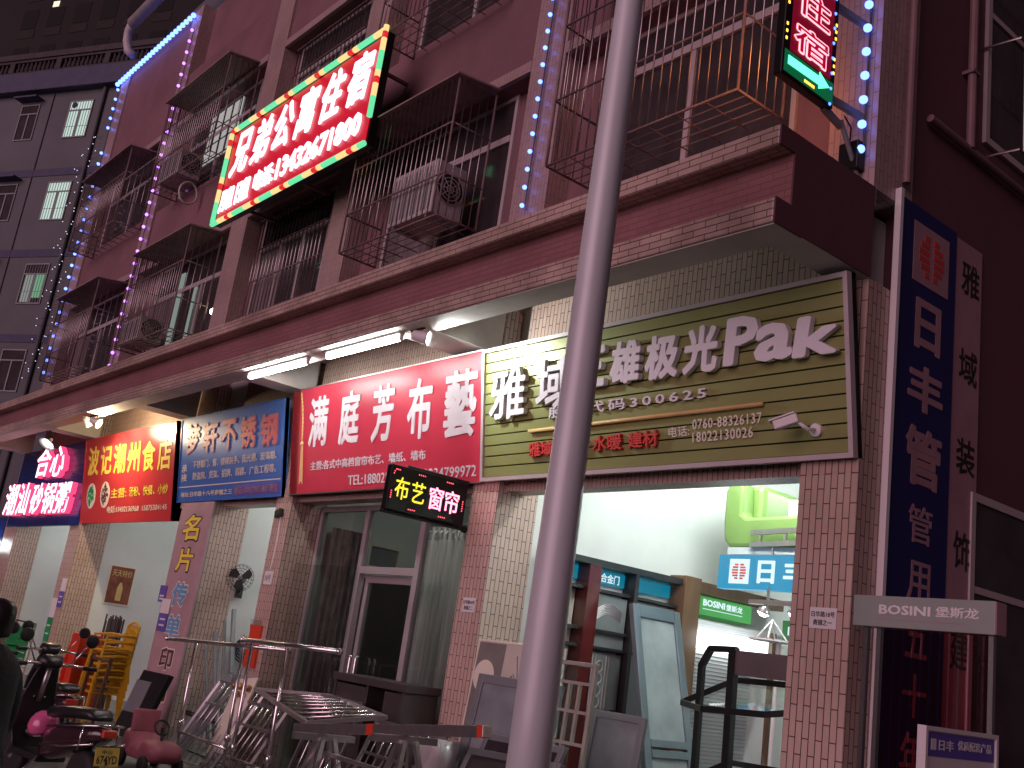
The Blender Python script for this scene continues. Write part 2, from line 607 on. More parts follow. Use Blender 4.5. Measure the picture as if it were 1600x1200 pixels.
b = MB().box(XL, XR - 0.2, 6.2, 15.8, 5.14, 13.6).build('upper_wall', M_['paint'], bld)
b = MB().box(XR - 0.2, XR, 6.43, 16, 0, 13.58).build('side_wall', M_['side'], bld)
for x0, x1 in PIL:
    MB().box(x0, x1, 5.94, 6.43 if x1 > -4 else 6.2, 5.14, 13.55).build('pilaster', M_['tile_up'], bld)
for i in range(5):                                              # spandrels between the storeys
    x0, x1 = PIL[i][1], PIL[i + 1][0]
    for z0, z1 in ((7.66, 8.95), (10.68, 13.5 if i == 0 else 11.95)):
        MB().box(x0, x1, 5.985, 6.2, z0, z1).build('spandrel', M_['paint'], bld)
        MB().box(x0, x1, 5.93, 5.985, z0, z0 + 0.13).build('spandrel_edge', M_['tile_up'], bld)
# canopy
MB().box(XL, XR, 4.86, 5.15, 4.46, 4.63).build('canopy_lower_band', M_['tile_h'], bld, bevel=0.012)
MB().box(XL, XR, 5.02, 5.15, 4.63, 4.995).build('canopy_fascia', M_['fascia'], bld)
MB().box(XL, XR, 4.86, 5.984, 4.995, 5.14).build('canopy_slab', M_['tile_h'], bld, bevel=0.012)
for x0, x1 in ((-24.1, -23.6), (-19.85, -19.4), (-15.5, -15.1), (-11.9, -11.5), (-8.35, -7.85), (-4.1, -3.85)):
    MB().box(x0, x1, 5.15, 5.94, 4.463, 4.995).build('canopy_cross_beam', M_['soffit'], bld)
mb = MB()
mb.box(XL, XR, 4.88, 5.148, 4.452, 4.46)
mb.build('canopy_soffit', M_['soffit'], bld)
cap = [(5.152, 4.455), (5.152, 4.463), (5.94, 4.463), (5.94, 5.138), (4.862, 5.138), (4.862, 4.997), (5.022, 4.997), (5.022, 4.63), (4.862, 4.63), (4.862, 4.455)]
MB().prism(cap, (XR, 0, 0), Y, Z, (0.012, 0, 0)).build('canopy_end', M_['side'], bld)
# pillars, lintels, partitions
for i, (x0, x1) in enumerate(GP):
    MB().box(x0, x1, 5.94, 6.43, 0, 4.46).build('pillar', M_['tile_v'], bld, bevel=0.006)
    if i < 5:
        MB().box(x1, GP[i + 1][0], 6.04, 6.25, 3.12, 4.995).build('lintel', M_['tile_v'], bld)
    if i < 5:
        MB().box(x1 - 0.2, x1 - 0.004, 6.432, 12, 0, 4.4).build('partition_wall', M_['white'], bld)
MB().box(XL, XR - 0.2, 12, 12.2, 0, 5.1).build('back_wall', M_['white'], bld)
MB().box(XL, XR - 0.2, 6.26, 12, 4.4, 5.1).build('shop_ceiling', M_['white'], bld)
MB().box(XR - 0.204, XR - 0.2, 6.432, 12, 0, 4.4).build('inner_wall', M_['white'], bld)
MB().box(XL, XR, 5.95, 12, 0.0, 0.02).build('shop_floor', M_['conc'], bld)
MB().box(XL, XL + 0.2, 6.43, 12, 0, 4.4).build('end_wall', M_['white'], bld)
# attic and gutter
MB().box(XL + 0.4, XR - 0.4, 6.7, 15, 13.6, 15.2).build('attic', M_['neigh'], bld)
mb = MB()
mb.tube([(-4.3, 5.62, 14.62), (-23.2, 5.62, 14.55)], 0.13, 12)
mb.tube([(-23.2, 5.62, 14.55), (-23.42, 5.63, 14.45), (-23.46, 5.66, 14.2), (-23.4, 5.72, 13.95), (-23.3, 5.85, 13.85)], 0.1, 12)
mb.build('gutter', M_['acwhite'], bld, smooth=True)


def window(x0, x1, z0, z1, y=6.2, lit=None, split=0.68, curtain=None, parent=bld, muls=1):
    f = MB()
    t = 0.05
    f.box(x0, x1, y - 0.035, y - 0.001, z0, z0 + t)
    f.box(x0, x1, y - 0.035, y - 0.001, z1 - t, z1)
    f.box(x0, x0 + t, y - 0.034, y - 0.001, z0 + t, z1 - t)
    f.box(x1 - t, x1, y - 0.034, y - 0.001, z0 + t, z1 - t)
    zs = z0 + (z1 - z0) * split
    f.box(x0 + t, x1 - t, y - 0.05, y - 0.001, zs - 0.04, zs + 0.04)
    for k in range(1, muls + 1):
        xm = x0 + (x1 - x0) * k / (muls + 1)
        f.box(xm - 0.03, xm + 0.03, y - 0.04, y - 0.001, z0 + t, zs - 0.04)
    fo = f.build('window', M_['winframe'], parent)
    MB().box(x0 + t, x1 - t, y - 0.012, y - 0.004, z0 + t, z1 - t).build('pane', lit or M_['darkglass'], fo)
    if curtain:
        c = MB()
        rows = []
        for q in range(2):
            zz = (z0 + t + 0.02, zs - 0.06)[q]
            rows.append([(x0 + t + 0.04 + (curtain * (x1 - x0) - 0.1) * k / 30, y - 0.017 - 0.003 * math.sin(k * 1.3), zz) for k in range(31)])
        c.sheet(rows)
        c.build('curtain', M_['curtain_d'], fo, solid=0.002)
    return fo


window(-23.3, -20.1, 5.75, 7.66, curtain=0.3)
window(-18.9, -15.6, 5.75, 7.66, lit=M_['darkglass'], curtain=0.35, muls=2)
window(-14.6, -12.45, 5.97, 7.66, curtain=0.4, muls=2)
window(-10.9, -8.5, 6.0, 7.66, curtain=0.55)
window(-7.1, -4.75, 5.97, 7.66, split=0.74)
window(-23.3, -20.1, 9.0, 10.68)
window(-18.9, -16.0, 9.0, 10.68, lit=M_['darkglass'])
window(-14.6, -12.45, 9.0, 10.68, curtain=0.5, muls=2)
window(-10.9, -8.5, 9.0, 10.68)
# a curtained pane and a white reveal that catch light behind the second cage
w_ = thing('lit_bedroom_lamp', 'small bright lamp glowing behind the lower window cage nearest the purple lights', 'lamp', (-15.75, 6.1, 6.25))
MB().lathe((-15.72, 6.1, 6.25), (0, 0, 1), [(0, 0.02), (0.03, 0.06), (0.09, 0.07), (0.13, 0.03)], 12).build('lamp_globe', emis('lamp globe', (1.0, 0.93, 0.72), 9.0), w_, smooth=True)
MB().tube([(-15.72, 6.1, 6.38), (-15.72, 6.19, 6.45)], 0.012, 6).build('lamp_arm', M_['cage_d'], w_)
# lit white strips of the open window in the second storey and the bright third storey window
lw_ = MB().box(-18.1, -16.75, 6.165, 6.195, 9.62, 10.6).build('lit_pane', emis('white lit pane', (0.62, 0.60, 0.58), 0.62), bld)
f3 = MB()
for k in range(5):
    f3.box(-18.1 + k * .33, -18.07 + k * .33, 6.155, 6.164, 9.62, 10.6)
for k in range(4):
    f3.box(-18.1, -16.75, 6.152, 6.1635, 9.62 + k * .32, 9.64 + k * .32)
f3.build('pane_grid', M_['blackp'], lw_)
MB().box(-17.78, -17.6, 6.16, 6.185, 6.05, 7.4).build('lit_pane', M_['lit_dim'], bld)
MB().box(-17.0, -16.9, 6.16, 6.185, 6.05, 7.0).build('lit_pane', M_['lit_dim'], bld)

M_['pipe_d'] = mat('dimmed pipe', (0.22, 0.13, 0.14), 0.6, var=0.15)  # pale pipes in dim light, the dimness put into the colour
# side wall fittings
mb = MB()
mb.tube([(XR + 0.06, 7.13, 5.95), (XR + 0.06, 7.13, 13.4)], 0.035, 10)
for zz in (6.6, 8.4, 10.2):
    mb.box(XR, XR + 0.1, 7.08, 7.18, zz, zz + 0.03)
mb.build('downpipe', M_['pipe_d'], bld, smooth=False)
mb = MB()
mb.tube([(XR + 0.05, 6.55, 5.95), (XR + 0.05, 10.5, 5.93)], 0.03, 10)
mb.build('waste_pipe', M_['pipe_d'], bld)
MB().tube([(XR + 0.04, 6.28, 5.3), (XR + 0.04, 6.28, 13.3)], 0.03, 10).build('corner_pipe', M_['pipe_d'], bld)


def side_window(y0, y1, z0, z1, nm):
    f = MB()
    t = 0.06
    x = XR
    for a in ((y0, y1, z0, z0 + t), (y0, y1, z1 - t, z1), (y0, y0 + t, z0 + t, z1 - t), (y1 - t, y1, z0 + t, z1 - t),
              ((y0 + y1) / 2 - 0.03, (y0 + y1) / 2 + 0.03, z0 + t, z1 - t)):
        f.box(x + 0.002, x + 0.035, *a)
    f.box(x + 0.002, x + 0.03, y0 + t, y1 - t, z0 + (z1 - z0) * 0.68, z0 + (z1 - z0) * 0.68 + 0.05)
    fo = f.build('side_window', M_['winframe'], bld)
    MB().box(x + 0.004, x + 0.014, y0 + t, y1 - t, z0 + t, z1 - t).build('pane', M_['darkglass'], fo)


side_window(7.42, 9.6, 6.15, 7.9, 'w')
side_window(7.36, 9.6, 1.0, 3.27, 'w')
mb = MB()
for k in range(9):
    yy = 7.5 + 0.25 * k
    mb.tube([(XR + 0.3, yy, 6.0), (XR + 0.3, yy, 8.0)], 0.009, 6)
for zz in (6.0, 7.0, 8.0):
    mb.tube([(XR + 0.01, 7.4, zz), (XR + 0.3, 7.42, zz), (XR + 0.3, 9.6, zz), (XR + 0.01, 9.62, zz)], 0.011, 6)
wc = thing('window_grille', 'thin steel grille on the dark side wall window at the right edge', 'window cage', (XR + 0.15, 8.5, 6.0))
mb.build('bars', M_['cage'], wc)

# shop front joinery: dim glass front of the curtain shop
mb = MB()
Y0 = 6.36
for x0, x1, z0, z1 in ((-11.55, -7.97, 3.06, 3.12), (-11.55, -11.49, 0.02, 3.06), (-8.03, -7.97, 0.02, 3.06),
                       (-10.5, -10.42, 0.02, 3.06), (-9.36, -9.27, 0.02, 3.06)):
    mb.box(x0, x1, Y0, Y0 + 0.07, z0, z1)
mb.box(-10.42, -9.36, Y0, Y0 + 0.07, 2.34, 2.42)
M_['shopframe'] = mat('grey shop frame', (0.42, 0.38, 0.38), 0.35, 0.2, var=0.08)
fr = mb.build('shop_front_frame', M_['shopframe'], bld)
mb = MB()
mb.box(-11.49, -10.5, Y0 + 0.03, Y0 + 0.036, 0.02, 3.06)
mb.box(-9.27, -8.03, Y0 + 0.03, Y0 + 0.036, 0.02, 3.06)
mb.box(-10.42, -9.36, Y0 + 0.03, Y0 + 0.036, 2.42, 3.06)
mb.build('shop_front_glass', M_['smoke'], bld)
d = MB()
d.box(-10.40, -9.38, Y0 + 0.08, Y0 + 0.12, 0.03, 0.12)
d.box(-10.40, -10.33, Y0 + 0.08, Y0 + 0.12, 0.12, 2.33)
d.box(-9.45, -9.38, Y0 + 0.08, Y0 + 0.12, 0.12, 2.33)
d.box(-10.33, -9.45, Y0 + 0.08, Y0 + 0.12, 2.25, 2.33)
do = d.build('door', M_['shopframe'], bld)
MB().box(-10.33, -9.45, Y0 + 0.095, Y0 + 0.101, 0.12, 2.25).build('door_glass', M_['smoke'], do)
hh = MB()
for xx in (-10.28, -10.16):
    hh.tube([(xx, Y0 + 0.0, 0.95), (xx, Y0 - 0.02, 0.98), (xx, Y0 - 0.02, 1.42), (xx, Y0, 1.45)], 0.018, 10)
hh.build('handle', M_['steel'], do, smooth=True)

M_['tube_dim'] = emis('lit dim tube', (0.93, 1.0, 0.95), 34.0)
# ---------------- dark inside of the curtain shop
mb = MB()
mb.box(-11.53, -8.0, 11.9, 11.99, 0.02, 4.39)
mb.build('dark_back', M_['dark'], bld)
rows = []
for zz in (0.3, 1.2, 2.95):
    rows.append([(-9.98 + 0.012 * k, 6.9 + 0.05 * math.sin(k * 0.75) + 0.02 * math.sin(k * 0.31), zz) for k in range(76)])
cur = MB().sheet(rows).build('display_curtain', M_['curtain'], None, solid=0.004, smooth=True)
tag(cur, 'pale pleated curtain hanging inside the glass front of the curtain shop, right side', 'curtain')
rows = []
for zz in (0.2, 1.4, 2.9):
    rows.append([(-11.44 + 0.03 * math.sin(k * 0.8), 6.5 + 0.011 * k, zz) for k in range(42)])
cur = MB().sheet(rows).build('display_curtain', mat('patterned curtain', (0.17, 0.12, 0.12), 0.7, var=0.6, scale=7), None, solid=0.004, smooth=True)
tag(cur, 'dim patterned curtain hanging inside the glass front of the curtain shop, left side', 'curtain')
pf = thing('picture_frame', 'pale edged picture frame hanging on the wall inside the curtain shop', 'picture frame', (-11.53, 7.3, 2.5))
mb = MB()
for a in ((7.08, 7.60, 2.50, 2.54), (7.08, 7.60, 2.78, 2.83), (7.08, 7.13, 2.54, 2.78), (7.55, 7.60, 2.54, 2.78)):
    mb.box(-11.55, -11.50, a[0], a[1], a[2], a[3])
mb.build('frame', M_['cream'], pf)
MB().box(-11.55, -11.53, 7.13, 7.55, 2.54, 2.78).build('canvas', M_['greymetal'], pf)
hc_ = thing('wardrobe', 'tall dark wardrobe behind the glass door of the curtain shop', 'wardrobe', (-11.4, 8.0, 0.02))
mb = MB()
mb.box(-11.55, -11.25, 6.98, 9.4, 0.02, 2.36)
mb.build('carcass', M_['dark'], hc_, bevel=0.008)
mb = MB()
for k in range(4):
    mb.box(-11.25, -11.235, 7.02 + .6 * k, 7.56 + .6 * k, 0.1, 2.3)
mb.build('doors', M_['dark'], hc_, bevel=0.004)
rail_ = thing('curtain_rail', 'row of sample curtain rings on a rail above the pale curtain in the curtain shop', 'curtain rail', (-9.5, 6.86, 2.95))
mb = MB()
mb.tube([(-10.0, 6.86, 2.98), (-9.0, 6.86, 2.98)], 0.014, 8)
for k in range(9):
    mb.tube([(-9.95 + .11 * k, 6.86 + .05 * math.cos(a_ * .5236), 2.86 + .05 * math.sin(a_ * .5236)) for a_ in range(12)], 0.006, 5, closed=True)
mb.build('rail', M_['steel2'], rail_)


def tube_lamp(p, q, m, label, name='tube_light', r=0.02, group=None, cat='tube light', up_=0.05):
    p, q = Vector(p), Vector(q)
    t = thing(name, label, cat, (p + q) / 2, group)
    d = (q - p).normalized()
    MB().bar(p - d * 0.04 + Z * up_, q + d * 0.04 + Z * up_, 0.06, 0.035).build('housing', M_['white_p'], t)
    mb = MB()
    for e, s in ((p, -1), (q, 1)):
        mb.bar(e + d * s * 0.03 + Z * (up_ - 0.02), e + d * s * 0.03 - Z * 0.025, 0.035)
    mb.build('holder', M_['white_p'], t)
    MB().tube([p, q], r, 12).build('tube', m, t, smooth=True)
    return t


tube_lamp((-11.32, 4.99, 4.39), (-10.0, 4.99, 4.39), M_['tube'], 'lit fluorescent tube under the canopy, left one of the pair above the red cloth sign', r=0.03)
tube_lamp((-9.52, 4.99, 4.39), (-8.2, 4.99, 4.39), M_['tube'], 'lit fluorescent tube under the canopy, right one of the pair above the red cloth sign', r=0.03)
for (x0, x1, y, z, lab, mm) in ((-6.2, -4.9, 6.95, 4.22, 'front ceiling tube lighting the white corner shop', M_['tube_in']),
                                (-6.9, -5.6, 8.15, 4.25, 'middle ceiling tube lighting the white corner shop', M_['tube_in']),
                                (-6.4, -5.0, 10.9, 4.2, 'rear ceiling tube lighting the white corner shop', M_['tube_in']),
                                (-13.4, -12.2, 8.0, 4.1, 'ceiling tube inside the shop with the wall fan', None),
                                (-17.6, -16.3, 8.2, 4.1, 'ceiling tube inside the food shop with the yellow chairs', None),
                                (-22.2, -20.9, 7.6, 4.1, 'ceiling tube inside the porridge shop at the far left', None),
                                (-9.9, -8.7, 6.62, 3.9, 'ceiling tube inside the dim curtain shop', M_['tube_dim'])):
    if mm is None:
        mm = M_['tube_in2'] = M_.get('tube_in2') or emis('lit weak tube', (0.93, 1.0, 0.97), 120.0)
    tube_lamp((x0, y, z), (x1, y, z), mm, lab, r=0.035)


# ================================================================== WINDOW CAGES AND AIR CONDITIONERS
def cage(label, x0, x1, yf, z0, z1, yb=5.97, step=0.1, roof=True, bottom=True, rails=(0.3, 0.66)):
    t = thing('window_cage', label, 'window cage', ((x0 + x1) / 2, yf, z0), 'steel burglar cages on the upper windows')
    fr, br = MB(), MB()
    for zz in [z0, z1] + [z0 + (z1 - z0) * r_ for r_ in rails]:
        fr.tube([(x0, yb, zz), (x0, yf, zz), (x1, yf, zz), (x1, yb, zz)], 0.012, 6)
    for xx in (x0, x1):
        fr.tube([(xx, yf, z0), (xx, yf, z1)], 0.014, 6)
        fr.tube([(xx, yb, z0), (xx, yb, z1)], 0.014, 6)
    n = int((x1 - x0) / step)
    for k in range(1, n):
        xx = x0 + (x1 - x0) * k / n
        br.tube([(xx, yf, z0), (xx, yf, z1)], 0.0068, 6)
        if bottom and k % 3 == 0:
            fr.tube([(xx, yf, z0), (xx, yb, z0)], 0.007, 4)
    m = max(2, int((yb - yf) / step))
    for k in range(1, m):
        yy = yf + (yb - yf) * k / m
        for xx in (x0, x1):
            br.tube([(xx, yy, z0), (xx, yy, z1)], 0.0068, 6)
        if bottom:
            fr.tube([(x0, yy, z0), (x1, yy, z0)], 0.007, 4)
    fr.build('frame', M_['cage_d'], t, smooth=True)
    br.build('bars', M_['cage'], t, smooth=True)
    if roof:
        MB().prism([(yb, z1 + 0.07), (yf - 0.07, z1 + 0.0), (yf - 0.07, z1 - 0.02), (yb, z1 + 0.05)], (x0 - 0.06, 0, 0), Y, Z, (x1 - x0 + 0.12, 0, 0)).build('rain_roof', M_['cageroof'], t)
    return t


cage('far left lower window cage between the blue and the purple light strings', -22.5, -20.05, 5.45, 5.8, 7.55, step=0.1)
cage('lower window cage right of the purple light string, with a lamp glowing behind it', -18.15, -15.75, 5.45, 5.85, 7.58)
cage('big lower window cage holding an air conditioner, below right of the red neon sign', -10.65, -8.65, 5.46, 5.97, 7.6)
cage('big lower window cage above the corner of the canopy, crossed by the street pole', -6.9, -4.72, 5.42, 5.98, 8.2, roof=False)
cage('upper window cage between the blue and the purple light strings, far left', -22.9, -20.1, 5.45, 8.75, 10.35, step=0.1)
cage('upper window cage left of the red neon sign', -18.4, -15.75, 5.45, 8.9, 10.7)
cage('upper window cage above the right end of the red neon sign', -10.65, -8.65, 5.42, 8.85, 10.6)
for lab, z0, z1 in (('flat steel window bars below the red neon sign', 5.99, 7.62), ('flat steel window bars behind the top of the red neon sign', 9.02, 10.64)):
    t = thing('window_bars', lab, 'window bars', (-13.5, 6.1, z0))
    mb = MB()
    for k in range(19):
        xx = -14.55 + k * 0.115
        mb.tube([(xx, 6.08, z0), (xx, 6.08, z1)], 0.009, 6)
    mb.build('bars', M_['cage'], t, smooth=True)
    mb = MB()
    for q in (0.02, 0.36, 0.68, 0.98):
        mb.bar((-14.6, 6.08, z0 + (z1 - z0) * q), (-12.4, 6.08, z0 + (z1 - z0) * q), 0.02, 0.014)
    mb.build('frame', M_['cage_d'], t)


def aircon(label, x0, y0, z0, w=0.82, d=0.34, h=0.62, fan='y'):
    """outdoor unit; fan='x' puts the round grille on the +x face, else on the street face"""
    t = thing('air_conditioner', label, 'air conditioner', (x0 + w / 2, y0 + d / 2, z0), 'outdoor air conditioner units')
    MB().box(x0, x0 + w, y0, y0 + d, z0 + 0.03, z0 + h).build('casing', M_['acwhite'], t, bevel=0.012)
    mb, g = MB(), MB()
    if fan == 'x':
        c = Vector((x0 + w + 0.004, y0 + d * 0.5, z0 + h * 0.55))
        u, v, n, r = Y, Z, X, min(d, h) * 0.43
    else:
        c = Vector((x0 + w * 0.4, y0 - 0.004, z0 + h * 0.52))
        u, v, n, r = X, Z, -Y, h * 0.4
    mb.lathe(c - n * 0.01, n, [(0, r), (0.012, r)], 28)
    mb.build('fan_opening', M_['blackp'], t)
    for k in range(1, 5):
        g.tube([c + n * 0.012 + (u * math.cos(a) + v * math.sin(a)) * r * k / 4 for a in [2 * math.pi * i / 28 for i in range(28)]], 0.005, 5, closed=True)
    for k in range(4):
        a = math.pi * k / 4
        g.tube([c + n * 0.014 - (u * math.cos(a) + v * math.sin(a)) * r, c + n * 0.014 + (u * math.cos(a) + v * math.sin(a)) * r], 0.004, 5)
    g.build('fan_grille', M_['acwhite'], t, smooth=True)
    f = MB()
    if fan == 'x':
        for k in range(12):
            xx = x0 + 0.05 + k * (w - 0.1) / 11
            f.box(xx - 0.012, xx + 0.012, y0 - 0.006, y0 + 0.001, z0 + 0.08, z0 + h - 0.06)
        f.build('fins', M_['greymetal'], t)
    f = MB()
    for xx in (x0 + 0.1, x0 + w - 0.1):
        f.box(xx - 0.025, xx + 0.025, y0 + 0.02, y0 + d - 0.02, z0, z0 + 0.031)
    f.build('feet', M_['greymetal'], t)
    return t


aircon('air conditioner standing in the big cage below right of the red neon sign', -9.75, 5.52, 6.06, 0.85, 0.40, 0.66, 'x')
aircon('air conditioner sticking out below the upper cage left of the red neon sign', -18.25, 5.52, 8.98, 0.9, 0.42, 0.5, 'x')
aircon('air conditioner at the foot of the lower cage beside the purple light string', -18.2, 5.5, 5.9, 0.9, 0.42, 0.45, 'x')
ub = thing('cable_coil', 'pale hose coiled under the air conditioner left of the red neon sign', 'hose', (-17.2, 5.7, 8.6))
MB().tube([(-17.15 + 0.02 * k / 24 + 0.03, 5.72 + 0.16 * math.cos(2 * math.pi * k / 24), 8.62 + 0.2 * math.sin(2 * math.pi * k / 24)) for k in range(49)], 0.016, 8).build('hose', M_['acwhite'], ub, smooth=True)


# ================================================================== LIGHT STRINGS
def light_string(label, pts, m, r, group='led light strings on the building', stand=0.05):
    t = thing('light_string', label, 'light string', pts[0], group)
    MB().tube([Vector(p) + Vector((0, 0.035, 0)) for p in pts], 0.008, 6).build('cable', M_['blackp'], t)
    proto = None
    for p in pts:
        if proto is None:
            mb = MB()
            prof = [(-r, 0.001), (-r * 0.75, r * 0.66), (-r * 0.25, r * 0.97), (r * 0.25, r * 0.97), (r * 0.75, r * 0.66), (r, 0.001)]
            mb.lathe(p, (0, 1, 0), prof, 10)
            proto = mb.build('bulb', m, t, smooth=True)
            p0 = Vector(p)
        else:
            c = proto.copy()
            COL.objects.link(c)
            c.parent = t
            c.location = Vector(p) - p0
    return t


def line(p, q, n):
    p, q = Vector(p), Vector(q)
    return [p + (q - p) * i / (n - 1) for i in range(n)]


light_string('blue led bulbs running along the top edge of the far left bay', line((-24.2, 5.88, 13.45), (-19.75, 5.88, 13.4), 25), M_['bulb_b'], 0.055)
light_string('blue led bulbs down the far left corner of the shop building', [(-24.05, 5.88, 13.25 - 0.25 * k) for k in range(5)] + [(-24.05, 5.88, 11.6 - 0.28 * k) for k in range(20)], M_['bulb_b'], 0.036)
light_string('purple led bulbs down the pilaster between the two left bays', [(-19.62, 5.88, 13.0 - 0.255 * k) for k in range(29)], M_['bulb_p'], 0.032)
light_string('blue led bulbs down the pilaster left of the street pole', [(-7.77, 5.87, 9.2 - 0.2 * k) for k in range(17)], M_['bulb_b'], 0.024)
light_string('big blue led bulbs down the right corner of the shop building', [(-3.93, 5.87, 7.4 - 0.197 * k) for k in range(11)], M_['bulb_b'], 0.032)
tn = thing('fairy_lights', 'tangle of tiny white fairy lights hanging down the far left corner', 'fairy lights', (-24.3, 5.8, 6.0))
mb = MB()
ft = MB()
for k in range(70):
    zz = 12.0 - k * 0.085
    ps = Vector((-24.35 + random.uniform(-0.2, 0.35), 5.75 + random.uniform(-0.25, 0.1), zz))
    mb.lathe(ps, (0, 1, 0), [(-0.012, 0.001), (0, 0.012), (0.012, 0.001)], 6)
    ft.tube([ps, (-24.15, 5.85, zz + 0.05)], 0.003, 4)
mb.build('tiny_bulbs', M_['tiny'], tn)
ft.build('wires', M_['blackp'], tn)

fl = thing('globe_lamp', 'bright white globe lamp before a blue panel at the far left edge', 'lamp', (-24.55, 5.75, 2.5))
MB().lathe((-24.55, 5.75, 2.52), Z, [(-.14, .02), (-.11, .09), (0, .14), (.11, .09), (.14, .02)], 18).build('globe', emis('globe', (0.9, 0.95, 1.0), 14.0), fl, smooth=True)
MB().tube([(-24.55, 5.75, 2.66), (-24.55, 5.9, 2.8)], 0.015, 8).build('bracket', M_['blackp'], fl)
bp_ = MB().box(-28.5, -24.2, 5.95, 6.05, 1.9, 3.1).build('blue_panel', M_['bluedark'], None)
tag(bp_, 'dark blue shop panel behind the globe lamp at the far left edge', 'sign panel')
for xx, lab in ((-11.75, 'small black sensor box at the top of the pillar right of the wall fan'),):
    t = thing('sensor_box', lab, 'sensor', (xx, 5.9, 2.95))
    MB().obox((xx, 5.9, 2.96), (.06, 0, .02), (0, .03, 0), (-.01, 0, .04)).build('case', M_['blackp'], t, bevel=.006)
    MB().tube([(xx, 5.93, 2.92), (xx + .02, 5.935, 2.6), (xx - .01, 5.935, 2.28)], 0.008, 6).build('wire', M_['white_p'], t)

# ================================================================== SHOP SIGNS
KL = 0.1613
NV = math.hypot(1, KL)
LO = Vector((0, 5.9, 3.19))                 # bottom line of the leaning sign boards
LV = Vector((0, -KL / NV, 1 / NV))
LN = X.cross(LV)                            # towards the street


def board(mbx, x0, x1, v0, v1, t=0.06, off=0.0, mi=0):
    c = LO + X * ((x0 + x1) / 2) + LV * ((v0 + v1) / 2) + LN * (off - t / 2)
    return mbx.obox(c, X * (x1 - x0) / 2, LN * t / 2, LV * (v1 - v0) / 2, mi)


def frame4(x0, x1, v0, v1, w=0.035, t=0.09, off=0.02):
    mb = MB()
    board(mb, x0, x1, v0, v0 + w, t, off)
    board(mb, x0, x1, v1 - w, v1, t, off)
    board(mb, x0, x0 + w, v0 + w, v1 - w, t, off)
    board(mb, x1 - w, x1, v0 + w, v1 - w, t, off)
    return mb


def T(body, x0, x1, v0, v1, m, par, nm='lettering', off=0.0, **k):
    return text(body, LO, X, LV, x0, x1, v0, v1, m, nm, par, n_off=off, **k)


# ---- green slatted sign
gs = thing('shop_sign', 'green slatted metal shop sign with white raised letters, behind the street pole', 'shop sign', (-5.85, 5.85, 3.19), 'shop signs under the canopy')
mb = MB()
board(mb, -7.80, -3.85, 0.0, 1.25, 0.05, -0.03)
mb.build('backing', M_['gap'], gs)
mb = MB()
n = 12
h = (1.25 - 0.07) / n
for k in range(n):
    board(mb, -7.765, -3.885, 0.035 + k * h + 0.006, 0.035 + (k + 1) * h - 0.006, 0.03, 0.0)
mb.build('slats', M_['greenslat'], gs)
frame4(-7.80, -3.85, 0.0, 1.25, 0.035, 0.1, 0.025).build('steel_edge', M_['winframe'], gs)
chars('雅域', LO, X, LV, [(-7.64, -7.12, 0.55, 1.02), (-6.98, -6.50, 0.58, 1.04)], M_['letter'], 'raised_letter', gs, bold=0.016, ext=0.045, n_off=0.012, shear=0.06)
chars('三雄极光', LO, X, LV, [(-6.42, -6.10, 0.72, 1.06), (-6.05, -5.70, 0.71, 1.06), (-5.66, -5.31, 0.70, 1.05), (-5.27, -4.92, 0.70, 1.06)], M_['letter'], 'raised_letter', gs, bold=0.042, ext=0.05, n_off=0.012, shear=0.13)
chars('Pak', LO, X, LV, [(-4.88, -4.55, 0.72, 1.07), (-4.60, -4.27, 0.71, 0.98), (-4.28, -3.91, 0.70, 0.98)], M_['letter'], 'raised_letter', gs, bold=0.035, ext=0.05, n_off=0.012, shear=0.12)
T('股票代码300625', -6.84, -5.07, 0.51, 0.605, M_['letter'], gs, 'small_letters', 0.004, bold=0.012, ext=0.02, space=1.35)
mb = MB()
mb.tube([LO + X * -7.1 + LV * 0.42 + LN * 0.02, LO + X * -4.56 + LV * 0.42 + LN * 0.02], 0.017, 10)
mb.build('gilt_rod', M_['gold'], gs, smooth=True)
T('雅域', -7.09, -6.77, 0.185, 0.315, M_['redl'], gs, 'red_letters', 0.004, bold=0.022, ext=0.03)
T('灯饰', -6.68, -6.36, 0.185, 0.315, M_['redl'], gs, 'red_letters', 0.004, bold=0.022, ext=0.03)
T('水暖', -6.28, -5.94, 0.185, 0.315, M_['redl'], gs, 'red_letters', 0.004, bold=0.022, ext=0.03)
T('建材', -5.87, -5.55, 0.185, 0.315, M_['redl'], gs, 'red_letters', 0.004, bold=0.022, ext=0.03)
T('电话:', -5.46, -5.25, 0.245, 0.325, M_['cream'], gs, 'small_letters', 0.002, bold=0.01, ext=0.006)
T('0760-88326137', -5.22, -4.58, 0.287, 0.365, M_['cream'], gs, 'small_letters', 0.002, bold=0.01, ext=0.006, space=1.1)
T('18022130026', -5.22, -4.66, 0.19, 0.268, M_['cream'], gs, 'small_letters', 0.002, bold=0.01, ext=0.006, space=1.1)

cc = thing('security_camera', 'small white security camera on an arm in front of the green slatted sign', 'security camera', (-4.3, 5.6, 3.4))
P = LO + X * -4.13 + LV * 0.20
MB().lathe(P, LN, [(0, 0.045), (0.03, 0.045), (0.035, 0.02)], 16).build('wall_plate', M_['white_p'], cc)
MB().tube([P + LN * 0.02, P + LN * 0.12, P + LN * 0.15 + X * -0.06 + Z * 0.05], 0.014, 8).build('arm', M_['white_p'], cc, smooth=True)
c = P + LN * 0.17 + X * -0.1 + Z * 0.06
dv = Vector((-0.86, -0.35, -0.36)).normalized()
sv = dv.cross(Z).normalized()
uv_ = sv.cross(dv)
MB().obox(c + dv * 0.03, dv * 0.085, sv * 0.032, uv_ * 0.032).build('housing', M_['white_p'], cc, bevel=0.008)
MB().obox(c + dv * 0.045 + uv_ * 0.039, dv * 0.09, sv * 0.039, uv_ * 0.005).build('sun_shield', M_['white_p'], cc)
